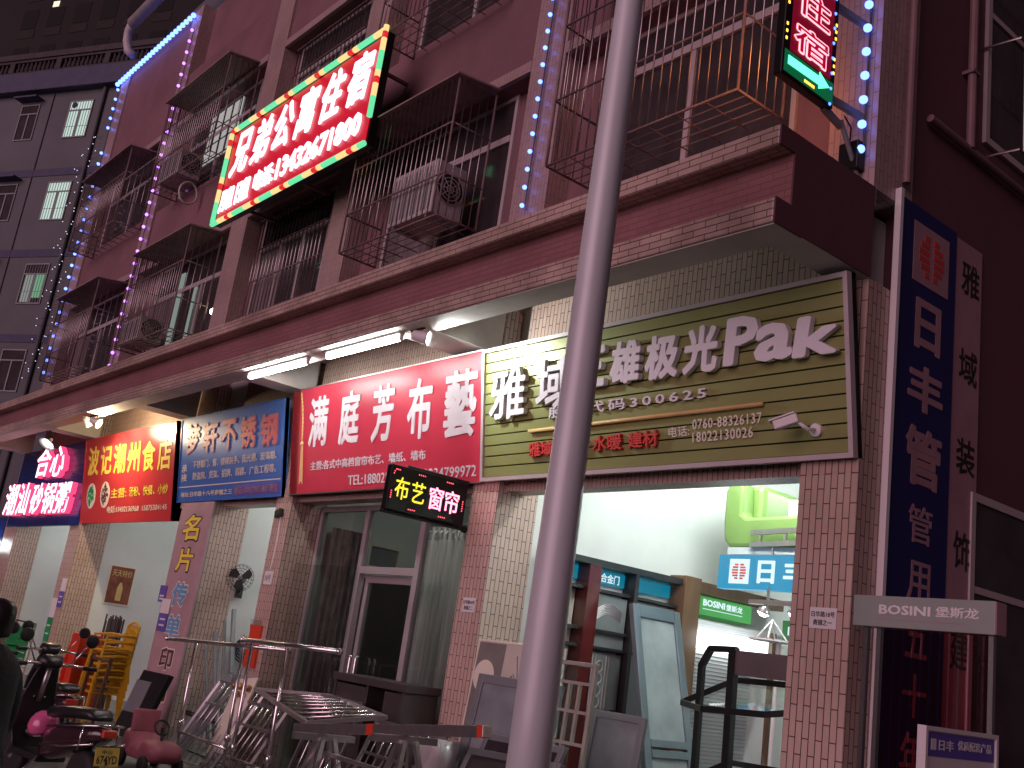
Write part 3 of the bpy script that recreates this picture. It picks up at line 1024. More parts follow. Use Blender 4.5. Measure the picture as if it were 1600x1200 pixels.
MB().lathe(c + dv * 0.114, dv, [(0, 0.025), (0.004, 0.023)], 16).build('lens', M_['blackp'], cc)

# ---- red curtain shop sign
rs = thing('shop_sign', 'red cloth shop sign with big white brush characters and a gold tassel', 'shop sign', (-9.6, 5.85, 3.19), 'shop signs under the canopy')
mb = MB()
board(mb, -11.40, -7.82, 0.0, 1.25, 0.05)
mb.build('panel', M_['redcloth'], rs)
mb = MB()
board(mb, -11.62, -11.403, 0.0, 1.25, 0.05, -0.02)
mb.build('shaded_border', M_['shaded_red'], rs)  # red border between the signs, its shade painted as darker red
mb = MB()
board(mb, -11.62, -7.82, -0.012, 0.0, 0.08, 0.01)
board(mb, -11.62, -7.82, 1.25, 1.262, 0.08, 0.01)
board(mb, -7.82, -7.805, -0.012, 1.262, 0.08, 0.01)
mb.build('edge_trim', M_['steel2'], rs)
bx = []
for k in range(5):
    xc = -10.93 + k * 0.695
    bx.append((xc - 0.225, xc + 0.225, 0.535 - 0.02 * k, 1.13 - 0.008 * k))
bx[4] = (-8.43, -7.88, 0.44, 1.11)
chars('满庭芳布藝', LO, X, LV, bx, M_['letter'], 'brush_character', rs, bold=0.026, ext=0.006, n_off=0.002, shear=0.08)
T('主营:各式中高档窗帘布艺、墙纸、墙布', -11.08, -8.72, 0.26, 0.365, M_['letter'], rs, 'small_letters', 0.002, bold=0.012, ext=0.004)
T('TEL:18802505000  13234799972', -10.21, -7.88, 0.055, 0.165, M_['letter'], rs, 'small_letters', 0.002, bold=0.008, ext=0.004)
# printed gold drape and tassel
mb = MB()
for q in range(2):
    pts = []
    for k in range(26):
        s = k / 25
        pts.append(LO + X * (-11.38 + 0.05 * s + 0.035 * math.sin(s * 3.0) + 0.012 * math.sin(s * 40 + q * 3.1)) + LV * (1.22 - 0.62 * s) + LN * 0.003)
    mb.tube(pts, 0.007, 6)
for k in range(9):
    s = k / 8 - 0.5
    mb.tube([LO + X * (-11.31 + 0.03 * s) + LV * 0.58 + LN * .003, LO + X * (-11.305 + 0.075 * s) + LV * (0.13 + 0.02 * math.cos(6 * s)) + LN * 0.003], 0.006, 5)
mb.lathe(LO + X * -11.31 + LV * 0.59, LV, [(-0.03, 0.02), (0, 0.03), (0.035, 0.012)], 12)
mb.build('gold_tassel_print', M_['gold'], rs)

# ---- blue stainless shop sign
bs = thing('shop_sign', 'blue shop sign with outlined pink characters between the two red signs', 'shop sign', (-13.4, 5.85, 3.19), 'shop signs under the canopy')
mb = MB()
board(mb, -15.0, -11.78, -0.02, 1.2, 0.05)
mb.build('panel', M_['bluepanel'], bs)
frame4(-15.0, -11.78, -0.02, 1.2, 0.015, 0.07, 0.012).build('edge_trim', M_['bluepanel'], bs)
bx = []
for k in range(5):
    xc = -14.55 + k * 0.59
    bx.append((xc - 0.25, xc + 0.25, 0.655 - 0.01 * k, 1.10 - 0.012 * k))
chars('梦轩不锈钢', LO, X, LV, bx, M_['pinkbanner'], 'letter_outline', bs, bold=0.045, ext=0.003, n_off=0.002)
chars('梦轩不锈钢', LO, X, LV, [(a + .018, b_ - .018, c_ + .018, d_ - .018) for a, b_, c_, d_ in bx], M_['magenta'], 'letter', bs, bold=0.034, ext=0.004, n_off=0.004)
T('承', -14.90, -14.70, 0.41, 0.52, M_['cream'], bs, 'small_letters', 0.002, bold=0.012, ext=0.003)
T('接', -14.90, -14.70, 0.28, 0.39, M_['cream'], bs, 'small_letters', 0.002, bold=0.012, ext=0.003)
T('不锈钢门、窗、楼梯扶手、阳光棚、玻璃棚、', -14.5, -11.95, 0.45, 0.56, M_['cream'], bs, 'small_letters', 0.002, bold=0.008, ext=0.003)
T('防盗网、货架、招牌、阁楼、广告工程等。', -14.49, -11.95, 0.285, 0.395, M_['cream'], bs, 'small_letters', 0.002, bold=0.008, ext=0.003)
mb = MB()
board(mb, -14.97, -11.8, 0.19, 0.205, 0.004, 0.004)
mb.build('white_line', M_['cream'], bs)
T('地址:日华路十八号商铺之三', -14.88, -13.17, 0.05, 0.125, M_['cream'], bs, 'small_letters', 0.002, bold=0.02, ext=0.003)
mb = MB()
board(mb, -13.15, -11.83, 0.02, 0.165, 0.004, 0.004)
mb.build('violet_strip', M_['violet'], bs)
T('电话:13702790 1807 周生', -13.08, -11.87, 0.04, 0.14, M_['pinkbanner'], bs, 'small_letters', 0.006, bold=0.012, ext=0.003)

# ---- red and yellow food shop sign
os_ = thing('shop_sign', 'red shop sign with a row of yellow characters and two round food pictures', 'shop sign', (-17.2, 5.85, 2.9), 'shop signs under the canopy')
mb = MB()
board(mb, -19.3, -15.2, -0.28, 1.2, 0.16)
mb.build('panel', M_['redpanel'], os_)
frame4(-19.3, -15.2, -0.28, 1.2, 0.02, 0.17, 0.008).build('edge_trim', M_['redpanel'], os_)
bx = []
for k in range(6):
    xc = -18.82 + k * 0.645
    bx.append((xc - 0.27, xc + 0.27, 0.545 - 0.012 * k, 1.05 - 0.018 * k))
chars('波记潮州食店', LO, X, LV, bx, M_['yellowl'], 'letter', os_, bold=0.02, ext=0.004, n_off=0.002)
for xc, mm, lab in ((-18.82, 'cream', 'noodle_picture'), (-18.12, 'cream', 'meat_picture')):
    mb = MB()
    mb.lathe(LO + X * xc + LV * 0.19, LN, [(0.0, 0.22), (0.004, 0.22)], 30)
    o_ = mb.build(lab, M_[mm], os_)
    mb = MB()
    for q in range(60):
        a_, r_ = random.uniform(0, 6.3), 0.16 * math.sqrt(random.random())
        p_ = LO + X * (xc + r_ * math.cos(a_)) + LV * (0.19 + r_ * math.sin(a_)) + LN * 0.006
        w_d = X * random.uniform(-0.04, 0.04) + LV * random.uniform(-0.04, 0.04)
        mb.tube([p_ - w_d, p_ + w_d], 0.009, 5)
    mb.build('garnish', M_['brownink'] if lab[0] == 'm' else M_['greenp'], o_)
T('主营:', -17.82, -17.1, 0.12, 0.28, M_['yellowl'], os_, 'small_letters', 0.002, bold=0.014, ext=0.003)
T('汤粉、快餐、小炒', -16.98, -15.38, 0.125, 0.28, M_['yellowl'], os_, 'small_letters', 0.002, bold=0.014, ext=0.003)
T('电话:13432136968  15875304145', -17.95, -15.38, -0.12, -0.01, M_['cream'], os_, 'small_letters', 0.002, bold=0.006, ext=0.003)

# ---- dark blue porridge shop sign with glowing letters
hs = thing('shop_sign', 'dark blue shop sign at the far left with thick glowing pink and white letters', 'shop sign', (-21.6, 5.9, 2.88), 'shop signs under the canopy')
mb = MB()
mb.box(-23.9, -19.33, 5.9, 5.96, 2.88, 4.45)
mb.build('panel', M_['bluedark'], hs)
mb = MB()
for k in range(14):
    mb.box(-23.88, -19.35, 5.893, 5.9, 2.9 + k * 0.11, 2.9 + k * 0.11 + 0.098)
mb.build('slats', M_['bluedark'], hs)
PO = Vector((0, 5.885, 0))
hb = [(-22.35, -21.45, 3.83, 4.44), (-21.35, -20.55, 3.80, 4.40)]
tb = [(-24.0, -23.15, 3.10, 3.75), (-23.05, -22.3, 3.09, 3.74), (-22.1, -21.4, 3.09, 3.70), (-21.32, -20.6, 3.09, 3.68), (-20.52, -19.75, 3.09, 3.66)]
for s_, bb in (('合心', hb), ('潮汕砂锅粥', tb)):
    chars(s_, PO, X, Z, bb, M_['led_pink'], 'letter_side', hs, bold=0.026, ext=0.10)
    chars(s_, PO, X, Z, bb, M_['led_white'], 'letter_face', hs, bold=0.012, ext=0.006, n_off=0.102)

# ================================================================== NEON AND LED SIGNS
ls = thing('neon_sign', 'big glowing red sign with white characters, edged in green and yellow neon', 'neon sign', (-12.35, 5.3, 7.2))
mb = MB()
mb.box(-14.45, -10.2, 5.32, 5.42, 7.2, 8.73)
mb.build('casing', M_['black'], ls)
mb = MB()
mb.box(-14.40, -10.25, 5.312, 5.32, 7.25, 8.68)
mb.build('led_field', M_['led_red'], ls)


def neon(p, q, nseg, start=0):
    mb = MB()
    p, q = Vector(p), Vector(q)
    seq = [0, 1, 2, 2, 2, 1, 1]
    n_ = nseg * 7
    for k in range(n_):
        a_, b_ = p + (q - p) * (k / n_), p + (q - p) * ((k + 1) / n_)
        mb.tube([a_, b_], 0.036, 8, mi=seq[(k + start) % 7])
    return mb.build('neon_tube', [M_['neon_r'], M_['neon_y'], M_['neon_g']], ls, smooth=True)


neon((-14.45, 5.28, 8.73), (-10.2, 5.28, 8.73), 5)
neon((-14.45, 5.28, 7.2), (-10.2, 5.28, 7.2), 5, 3)
neon((-14.45, 5.28, 7.24), (-14.45, 5.28, 8.69), 2, 2)
neon((-10.2, 5.28, 7.55), (-10.2, 5.28, 8.78), 2, 2)
LP = Vector((0, 5.305, 0))
bx = []
for k in range(6):
    xc = -13.98 + k * 0.665
    bx.append((xc - 0.27, xc + 0.27, 7.90, 8.60))
chars('兄弟公寓住宿', LP, X, Z, bx, M_['led_white'], 'led_character', ls, bold=0.02, ext=0.02, shear=0.16)
T_ = lambda s, x0, x1, z0, z1: text(s, LP, X, Z, x0, x1, z0, z1, M_['led_white'], 'led_character', ls, bold=0.02, ext=0.02)
T_('月租', -14.36, -13.92, 7.36, 7.72)
T_('日租', -13.82, -13.40, 7.36, 7.72)
T_('电话:', -13.26, -12.66, 7.40, 7.72)
T_('13432671800', -12.58, -10.42, 7.40, 7.72)
mb = MB()
for xx in (-13.9, -12.3, -10.7):
    for zz in (7.4, 8.5):
        mb.bar((xx, 5.42, zz), (xx, 6.0, zz), 0.04)
mb.build('wall_brackets', M_['cage_d'], ls)

# small black led sign on the tile pillar
sl = thing('led_sign', 'small black led box with yellow and pink characters hanging beside the tile pillar', 'led sign', (-7.95, 5.45, 2.76))
SX = -7.95
MB().box(SX - 0.09, SX, 5.0, 5.87, 2.76, 3.17).build('casing', M_['black'], sl, bevel=0.01)
SO = Vector((SX, 0, 0))
chars('布艺', SO, Y, Z, [(5.06, 5.21, 2.87, 3.07), (5.24, 5.39, 2.87, 3.06)], M_['led_y'], 'led_character', sl, bold=0.006, ext=0.004, n_off=0.001)
chars('窗帘', SO, Y, Z, [(5.44, 5.60, 2.85, 3.06), (5.62, 5.78, 2.85, 3.06)], emis('pink led letter', (1.0, 0.22, 0.34), 4.0), 'led_character', sl, bold=0.008, ext=0.004, n_off=0.001)
mb = MB()
dots = [(5.05 + .018 * k, 3.13) for k in range(3)] + [(5.035, 3.11), (5.03, 3.09)] + [(5.30 + .022 * k, 3.13) for k in range(4)] + [(5.62 + .022 * k, 3.13) for k in range(4)] \
    + [(5.03, 2.87 + .02 * k) for k in range(4)] + [(5.24 + .022 * k, 2.80) for k in range(4)] + [(5.58 + .022 * k, 2.80) for k in range(4)] + [(5.83, 2.9 + .022 * k) for k in range(5)]
for yy, zz in dots:
    mb.lathe((SX, yy, zz), X, [(0, 0.0065), (0.005, 0.004)], 8)
mb.build('led_dots', M_['led_dot'], sl)
mb = MB()
mb.tube([(SX - 0.045, 4.98, 2.745), (SX - 0.045, 5.94, 2.745)], 0.016, 8)
mb.tube([(SX - 0.045, 5.2, 3.185), (SX - 0.045, 5.94, 3.185)], 0.016, 8)
mb.lathe((SX - 0.045, 5.9, 2.745), Y, [(0, 0.03), (0.04, 0.035)], 12)
mb.build('bracket', M_['blackp'], sl)

# vertical led lodging sign on the right corner
vs_ = thing('led_sign', 'tall led sign with red characters and a green arrow at the right corner', 'led sign', (-3.97, 5.25, 5.6))
VX = -3.95
MB().box(VX - 0.07, VX, 4.95, 5.545, 5.6, 7.5).build('casing', M_['black'], vs_, bevel=0.01)
MB().box(VX, VX + 0.0008, 5.02, 5.49, 5.8, 7.45).build('red_glow_field', emis('dark red field', (0.16, 0.0, 0.012), 1.0), vs_)
MB().box(VX, VX + 0.0008, 4.97, 5.53, 5.625, 5.79).build('green_glow_field', emis('dark green field', (0.0, 0.10, 0.035), 1.0), vs_)
VO = Vector((VX, 0, 0))


def led_outline(ch, box, m1, m2):
    text(ch, VO, Y, Z, *box, m1, 'led_outline', vs_, bold=0.05, ext=0.003, n_off=0.001)
    text(ch, VO, Y, Z, *[b_ + d_ for b_, d_ in zip(box, (.012, -.012, .012, -.012))], m2, 'led_character', vs_, bold=0.006, ext=0.003, n_off=0.003)


led_o = emis('led outline', (1.0, 0.30, 0.36), 2.6)
led_i = emis('led red core', (0.45, 0.0, 0.03), 0.9)
led_outline('宿', (5.05, 5.45, 5.83, 6.06), led_o, led_i)
led_outline('住', (5.05, 5.45, 6.12, 6.37), led_o, led_i)
ar = [(5.01, 5.69), (5.01, 5.755), (5.36, 5.765), (5.36, 5.80), (5.48, 5.735), (5.36, 5.67), (5.36, 5.70)]
MB().prism([(p[0], p[1]) for p in ar], VO + X * 0.001, Y, Z, X * 0.004).build('green_arrow', emis('green arrow led', (0.12, 1.0, 0.5), 2.2), vs_)
mb = MB()
for k in range(10):
    for yy in (4.975, 5.52):
        if k % 5 < 3:
            mb.box(VX, VX + 0.004, yy - 0.008, yy + 0.008, 5.86 + k * 0.055, 5.88 + k * 0.055)
for k in range(6):
    mb.box(VX, VX + 0.004, 5.20 + 0.02 * k, 5.212 + 0.02 * k, 5.645, 5.665)
mb.build('amber_leds', M_['led_am'], vs_)
mb = MB()
mb.box(VX - 0.076, VX - 0.071, 5.05, 5.5, 5.64, 6.15)
mb.build('rear_led_field', emis('rear led field', (1.0, 0.32, 0.08), 11.0), vs_)
mb = MB()
for k in range(16):
    mb.lathe((VX, 5.5, 5.62 + k * 0.12), X, [(0, 0.013), (0.008, 0.008)], 8)
mb.build('blue_leds', emis('small blue led', (0.1, 0.25, 1.0), 3.0), vs_)
mb = MB()
for zz in (5.72, 6.47):
    mb.bar((VX - 0.06, 5.54, zz), (VX - 0.02, 5.94, zz), 0.035, 0.05)
mb.bar((VX - 0.05, 5.5, 5.61), (VX - 0.05, 5.72, 5.56), 0.04)
mb.tube([(VX - 0.04, 5.70, 5.6), (VX - 0.02, 5.93, 5.22)], 0.018, 8)
mb.build('bracket', M_['greymetal'], vs_)
tb_ = thing('transformer_box', 'small black transformer box at the foot of the corner led sign', 'electric box', (-3.98, 5.9, 5.25))
MB().box(-4.09, -3.93, 5.84, 5.935, 5.28, 5.5).build('case', M_['black'], tb_, bevel=0.008)
MB().tube([(-4.0, 5.84, 5.5), (-3.97, 5.80, 5.58), (-3.96, 5.7, 5.62)], 0.006, 6).build('wire', M_['black'], tb_)

# ================================================================== SIGN LAMPS UNDER THE CANOPY


def flood(label, pos, target, m, power, col, size=0.06, shade='bell', spread=100):
    t = thing('flood_lamp', label, 'lamp', pos)
    p, q = Vector(pos), Vector(target)
    d_ = (q - p).normalized()
    if shade == 'bell':
        prof = [(-0.12, 0.025), (-0.1, 0.035), (-0.06, 0.04), (-0.03, 0.09), (0.03, 0.16), (0.032, 0.155), (-0.025, 0.085), (-0.03, 0.001)]
    else:
        prof = [(-0.14, 0.03), (-0.12, 0.05), (0.0, 0.06), (0.03, 0.075), (0.031, 0.07), (0.0, 0.055), (-0.02, 0.001)]
    mb_ = MB()
    mb_.lathe(p, d_, prof, 20)
    mb_.build('shade', M_['white_p'], t, smooth=True)
    MB().tube([p - d_ * 0.1, p - d_ * 0.16 + Z * 0.03, Vector((p.x, p.y - 0.02, 4.455))], 0.012, 8).build('stem', M_['blackp'], t, smooth=True)
    r_ = 0.13 if shade == 'bell' else 0.055
    MB().lathe(p + d_ * 0.005, d_, [(0, r_ * 0.6), (0.015, r_ * 0.95 if shade != 'bell' else r_ * 0.6), (0.03, r_ * 0.3)], 16).build('lamp_glass', m, t, smooth=True)
    l_ = bpy.data.lights.new('lamp_beam', 'SPOT' if spread else 'POINT')
    l_.energy = power
    l_.color = col
    if spread:
        l_.spot_size = R(spread)
        l_.spot_blend = 0.7
    l_.shadow_soft_size = 0.05
    lo_ = bpy.data.objects.new('lamp_beam', l_)
    COL.objects.link(lo_)
    lo_.parent = t
    lo_.location = d_ * (0.05 if spread else 0.12)
    lo_.rotation_euler = d_.to_track_quat('-Z', 'Y').to_euler()
    return t


flood('flood lamp under the canopy edge aimed at the green slatted sign', (-7.85, 5.06, 4.36), (-7.0, 5.75, 4.2), M_['lampcool'], 80, (0.95, 1.0, 0.97), shade='can', spread=150)
flood('round flood lamp shining warm light on the red sign with yellow characters', (-16.9, 5.1, 4.33), (-16.2, 5.8, 3.95), M_['lampface'], 110, (1.0, 0.78, 0.48), shade='can', spread=0)
flood('second spot lamp beside the warm flood lamp above the red sign with yellow characters', (-17.4, 5.12, 4.36), (-17.6, 5.8, 3.7), M_['lampface'], 60, (1.0, 0.78, 0.50), shade='can', spread=110)
flood('white bell lamp above the glowing letters of the dark blue sign at the far left', (-19.75, 5.2, 4.22), (-19.55, 4.75, 3.5), M_['lampcool'], 90, (0.93, 0.96, 1.0), spread=160)

# ================================================================== HOUSE NUMBERS AND NOTICES


def number_plate(x0, x1, z0, z1, l1, l2, label, y=5.94):
    t = thing('house_number', label, 'house number', ((x0 + x1) / 2, y, z0))
    MB().box(x0, x1, y - 0.008, y - 0.001, z0, z1).build('plate', M_['white_p'], t, bevel=0.003)
    o_ = Vector((0, y - 0.008, 0))
    w_, h_ = x1 - x0, z1 - z0
    text(l1, o_, X, Z, x0 + w_ * .08, x1 - w_ * .06, z0 + h_ * .55, z0 + h_ * .82, M_['blackink'], 'writing', t, bold=0.012, ext=0.001)
    text(l2, o_, X, Z, x0 + w_ * .16, x1 - w_ * .14, z0 + h_ * .16, z0 + h_ * .44, M_['blackink'], 'writing', t, bold=0.012, ext=0.001)


number_plate(-4.145, -3.945, 2.085, 2.22, '日华路18号', '商铺之一', 'white house number plate on the right corner pillar')
number_plate(-7.86, -7.67, 1.99, 2.12, '日华路18号', '商铺之二', 'white house number plate on the pillar below the small led box')

# pink board with vertical characters
pb = thing('pink_board', 'tall pink board with vertical printing shop characters covering a pillar', 'advertising board', (-14.24, 5.9, 0.0))
MB().box(-14.77, -13.70, 5.90, 5.936, 0.02, 3.16).build('panel', M_['pinkboard'], pb)
PBO = Vector((0, 5.9, 0))
spec = [('名', (-14.58, -13.98, 2.60, 3.0), 'yellowl', 'blackink'), ('片', (-14.56, -13.98, 2.17, 2.53), 'yellowl', 'blackink'),
        ('传', (-14.47, -13.93, 1.70, 2.06), 'blueink', 'cream'), ('单', (-14.45, -13.93, 1.28, 1.62), 'blueink', 'cream'),
        ('印', (-14.42, -13.95, 0.86, 1.18), 'brownink', 'cream'), ('刷', (-14.40, -13.92, 0.46, 0.80), 'brownink', 'cream')]
for ch, b_, m1, m2 in spec:
    text(ch, PBO, X, Z, *b_, M_[m2], 'character_outline', pb, bold=0.055, ext=0.002, n_off=0.001)
    text(ch, PBO, X, Z, b_[0] + .02, b_[1] - .02, b_[2] + .02, b_[3] - .02, M_[m1], 'character', pb, bold=0.024, ext=0.002, n_off=0.003)


def notice(label, x0, x1, z0, z1, y, m_top, m_bot, split=0.55, lines=2, nm='notice'):
    t = thing(nm, label, 'notice', ((x0 + x1) / 2, y, z0))
    zs = z0 + (z1 - z0) * split
    MB().box(x0, x1, y - 0.008, y - 0.001, zs, z1).build('upper_half', m_top, t)
    MB().box(x0, x1, y - 0.008, y - 0.001, z0, zs).build('lower_half', m_bot, t)
    mb_ = MB()
    for k in range(lines):
        zz = zs - (zs - z0) * (k + 1) / (lines + 1)
        mb_.box(x0 + (x1 - x0) * .2, x1 - (x1 - x0) * .2, y - 0.01, y - 0.008, zz - 0.012, zz + 0.012)
    mb_.build('printed_lines', M_['white_p'], t)


notice('violet notice on the pink board, upper left one', -14.9, -14.66, 1.75, 1.98, 5.898, M_['violet'], M_['violet'])
notice('white and violet notice on the pink board, lower right one', -14.72, -14.42, 1.36, 1.80, 5.894, M_['white_p'], M_['violet'])
notice('white and violet notice on the tile pillar left of the food shop', -19.45, -19.2, 1.45, 1.95, 5.938, M_['white_p'], M_['violet'])
notice('green and white poster on the tile pillar left of the food shop, near the ground', -19.75, -19.47, 0.85, 1.6, 5.938, M_['white_p'], M_['greenp'])
rl = thing('red_leaflet', 'bright red leaflet in a clear sleeve hanging on the pillar right of the wall fan', 'leaflet', (-11.8, 5.92, 1.12))
MB().box(-11.93, -11.66, 5.91, 5.936, 1.13, 1.62).build('sheet', M_['redplastic'], rl)
MB().box(-11.94, -11.65, 5.905, 5.909, 1.62, 1.68).build('sleeve_top', M_['clear'], rl)
mp_ = thing('meter_plate', 'white meter plate on the pillar above the red leaflet', 'plate', (-11.75, 5.93, 2.1))
MB().box(-11.86, -11.66, 5.925, 5.938, 2.1, 2.26).build('plate', M_['white_p'], mp_, bevel=0.004)
text('18号', Vector((0, 5.925, 0)), X, Z, -11.83, -11.69, 2.14, 2.22, M_['blackink'], 'writing', mp_, ext=0.001)
fp = thing('food_poster', 'brown food poster with a yellow bottle on the white wall inside the food shop', 'poster', (-18.98, 6.8, 1.6))
MB().box(-19.182, -19.17, 6.6, 7.08, 1.62, 2.32).build('sheet', M_['cream'], fp)
MB().box(-19.17, -19.166, 6.63, 7.05, 1.65, 2.29).build('print', mat('brown print', (0.22, 0.06, 0.03), 0.5, var=0.5, scale=6), fp)
mb = MB()
mb.prism([(6.80, 1.70), (6.90, 1.70), (6.90, 1.92), (6.865, 2.02), (6.835, 2.02), (6.80, 1.92)], (-19.166, 0, 0), Y, Z, (0.004, 0, 0))
mb.build('bottle_print', M_['gold'], fp)
text('天天特价', Vector((-19.166, 0, 0)), Y, Z, 6.66, 7.02, 2.12, 2.24, M_['gold'], 'writing', fp, ext=0.002)

# blue banner on the side wall
bb_ = thing('wall_banner', 'tall dark blue banner with a round logo and vertical white characters on the side wall', 'banner', (XR, 6.6, 0.6))
BX = XR + 0.03
MB().box(XR + 0.002, BX, 6.25, 7.03, 0.6, 5.2).build('sheet', M_['bluebanner'], bb_)
MB().box(XR + 0.002, BX + 0.02, 6.21, 6.247, 0.6, 5.24).build('white_edge', M_['white_p'], bb_)
BO = Vector((BX, 0, 0))
MB().box(BX, BX + 0.003, 6.43, 6.92, 4.62, 5.08).build('logo_square', M_['pinkbanner'], bb_)


def logo(x, yc, zc, r, m, par, nm='logo'):
    mb_ = MB()
    for k in range(6):
        za, zb = zc - r + 2 * r * (k + 0.08) / 6, zc - r + 2 * r * (k + 0.80) / 6
        zm = ((za + zb) / 2 - zc) / r
        w_ = r * math.sqrt(max(0.02, 1 - zm * zm))
        for s_ in (-1, 1):
            a_, b2 = sorted((yc + s_ * 0.16 * r, yc + s_ * w_))
            if b2 - a_ > 0.004:
                mb_.box(x, x + 0.003, a_, b2, za, zb)
    return mb_.build(nm, m, par)


logo(BX + 0.003, 6.675, 4.85, 0.17, M_['redl'], bb_)
bch = [('日', 6.49, 6.84, 4.13, 4.51), ('丰', 6.43, 6.90, 3.68, 4.02), ('管', 6.43, 6.91, 3.15, 3.57), ('管', 6.51, 6.82, 2.76, 3.02), ('用', 6.53, 6.82, 2.37, 2.64),
       ('五', 6.54, 6.81, 2.0, 2.27), ('十', 6.53, 6.82, 1.62, 1.90), ('年', 6.53, 6.82, 1.24, 1.53)]
for ch, *b_ in bch:
    text(ch, BO, Y, Z, *b_, M_['pinkbanner'], 'character', bb_, bold=0.035 if b_[3] > 3.1 else 0.01, ext=0.002, n_off=0.001)
pk = thing('wall_banner', 'narrow faded pink banner with vertical dark characters beside the dark blue banner', 'banner', (XR, 7.25, 0.6))
MB().box(XR + 0.002, XR + 0.02, 7.035, 7.44, 0.6, 5.18).build('sheet', M_['pinkbanner'], pk)
for ch, z1 in zip('雅域装饰建材', (5.03, 4.33, 3.64, 2.95, 2.25, 1.55)):
    text(ch, Vector((XR + 0.02, 0, 0)), Y, Z, 7.13, 7.40, z1 - 0.27, z1, M_['blackink'], 'character', pk, bold=0.012, ext=0.002, n_off=0.001)

# ================================================================== STREET POLE
sp = thing('street_pole', 'tall grey painted steel street pole standing in front of the green shop sign', 'street pole', (-4.05, 3.6, 0))
MB().tube([(-4.06, 3.6, 0.02), (-4.055, 3.6, 1.4), (-4.02, 3.6, 5.4), (-4.0, 3.6, 9.5)], [0.112, 0.106, 0.079, 0.055], 32).build('shaft', M_['pole'], sp, smooth=True)
mb = MB()
mb.lathe((-4.06, 3.6, 0), Z, [(0, 0.2), (0.03, 0.2), (0.032, 0.115), (0.06, 0.115)], 24)
for k in range(4):
    mb.lathe((-4.06 + 0.15 * math.cos(k * 1.571 + .78), 3.6 + 0.15 * math.sin(k * 1.571 + .78), 0.03), Z, [(0, 0.02), (0.04, 0.02)], 6)
mb.build('base_flange', M_['greymetal'], sp)
mb = MB()
mb.tube([(-4.0, 3.6, 9.4), (-3.95, 3.0, 9.9), (-3.9, 2.2, 10.0)], 0.035, 10)
mb.build('lamp_arm', M_['pole'], sp, smooth=True)
MB().obox((-3.87, 1.9, 10.0), (0.14, 0, 0), (0, 0.36, 0), (0, 0, 0.05)).build('lamp_head', M_['greymetal'], sp, bevel=0.03)

# ================================================================== RIGHT: RACK, BOARD
hr = thing('display_rack', 'glow tinted strip display rack with a grey lettered header box beside the dark side wall', 'display rack', (-3.2, 5.75, 0))
MB().box(-3.65, -2.79, 5.66, 5.78, 2.1, 2.28).build('header', mat('header grey green', (0.29, 0.33, 0.30), 0.4, var=0.08), hr, bevel=0.004)
MB().box(-2.789, -2.785, 5.665, 5.775, 2.105, 2.275).build('header_end', M_['pinkbanner'], hr)
HO = Vector((0, 5.66, 0))
text('BOSINI', HO, X, Z, -3.48, -3.16, 2.175, 2.23, M_['white_p'], 'lettering', hr, bold=0.03, ext=0.001)
text('堡斯龙', HO, X, Z, -3.13, -2.88, 2.175, 2.235, M_['white_p'], 'lettering', hr, bold=0.02, ext=0.001)
mb = MB()
mb.box(-3.49, -2.95, 5.6585, 5.66, 2.145, 2.15)
mb.build('header_line', M_['pinkbanner'], hr)
mb = MB()
for xx in (-3.585, -3.50, -2.83):
    mb.box(xx - 0.014, xx + 0.014, 5.70, 5.73, 0.05, 2.1)
mb.box(-3.6, -2.81, 5.66, 5.86, 0.02, 0.05)
mb.build('posts', M_['steel'], hr)
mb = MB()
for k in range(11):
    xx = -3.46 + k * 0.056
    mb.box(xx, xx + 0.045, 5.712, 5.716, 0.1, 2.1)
mb.build('glow_tinted_strips', M_['strips'], hr)
nb_ = thing('notice_board', 'small white framed notice board with a violet heading standing at the lower right', 'notice board', (-2.7, 5.15, 0))
NX = -2.70
MB().box(NX - 0.03, NX, 4.84, 5.50, 0.88, 1.575).build('board', M_['white_p'], nb_)
NO = Vector((NX, 0, 0))
MB().box(NX, NX + 0.002, 4.85, 5.49, 1.455, 1.565).build('heading_strip', M_['violet'], nb_)
mb = MB()
for a_ in ((4.82, 5.52, 1.57, 1.59), (4.82, 5.52, 0.865, 0.885), (4.82, 4.84, 0.885, 1.57), (5.50, 5.52, 0.885, 1.57)):
    mb.box(NX - 0.035, NX + 0.01, *a_)
mb.build('frame', M_['white_p'], nb_)
text('日丰', NO, Y, Z, 4.95, 5.09, 1.485, 1.535, M_['white_p'], 'writing', nb_, bold=0.02, ext=0.001, n_off=0.002)
text('优质配套产品', NO, Y, Z, 5.13, 5.46, 1.495, 1.54, M_['white_p'], 'writing', nb_, bold=0.014, ext=0.001, n_off=0.002)
MB().box(NX + 0.002, NX + 0.004, 4.88, 4.925, 1.485, 1.535).build('small_logo', M_['white_p'], nb_)
text('环保管塑水管', NO, Y, Z, 5.07, 5.46, 1.37, 1.41, M_['blackink'], 'writing', nb_, bold=0.008, ext=0.001)
mb = MB()
for yy in (4.9, 5.44):
    mb.bar((NX - 0.02, yy, 0.87), (NX - 0.02, yy, 0.0), 0.025)
    mb.bar((NX - 0.03, yy, 0.87), (NX - 0.3, yy, 0.0), 0.02)
mb.build('easel_legs', M_['cage_d'], nb_)

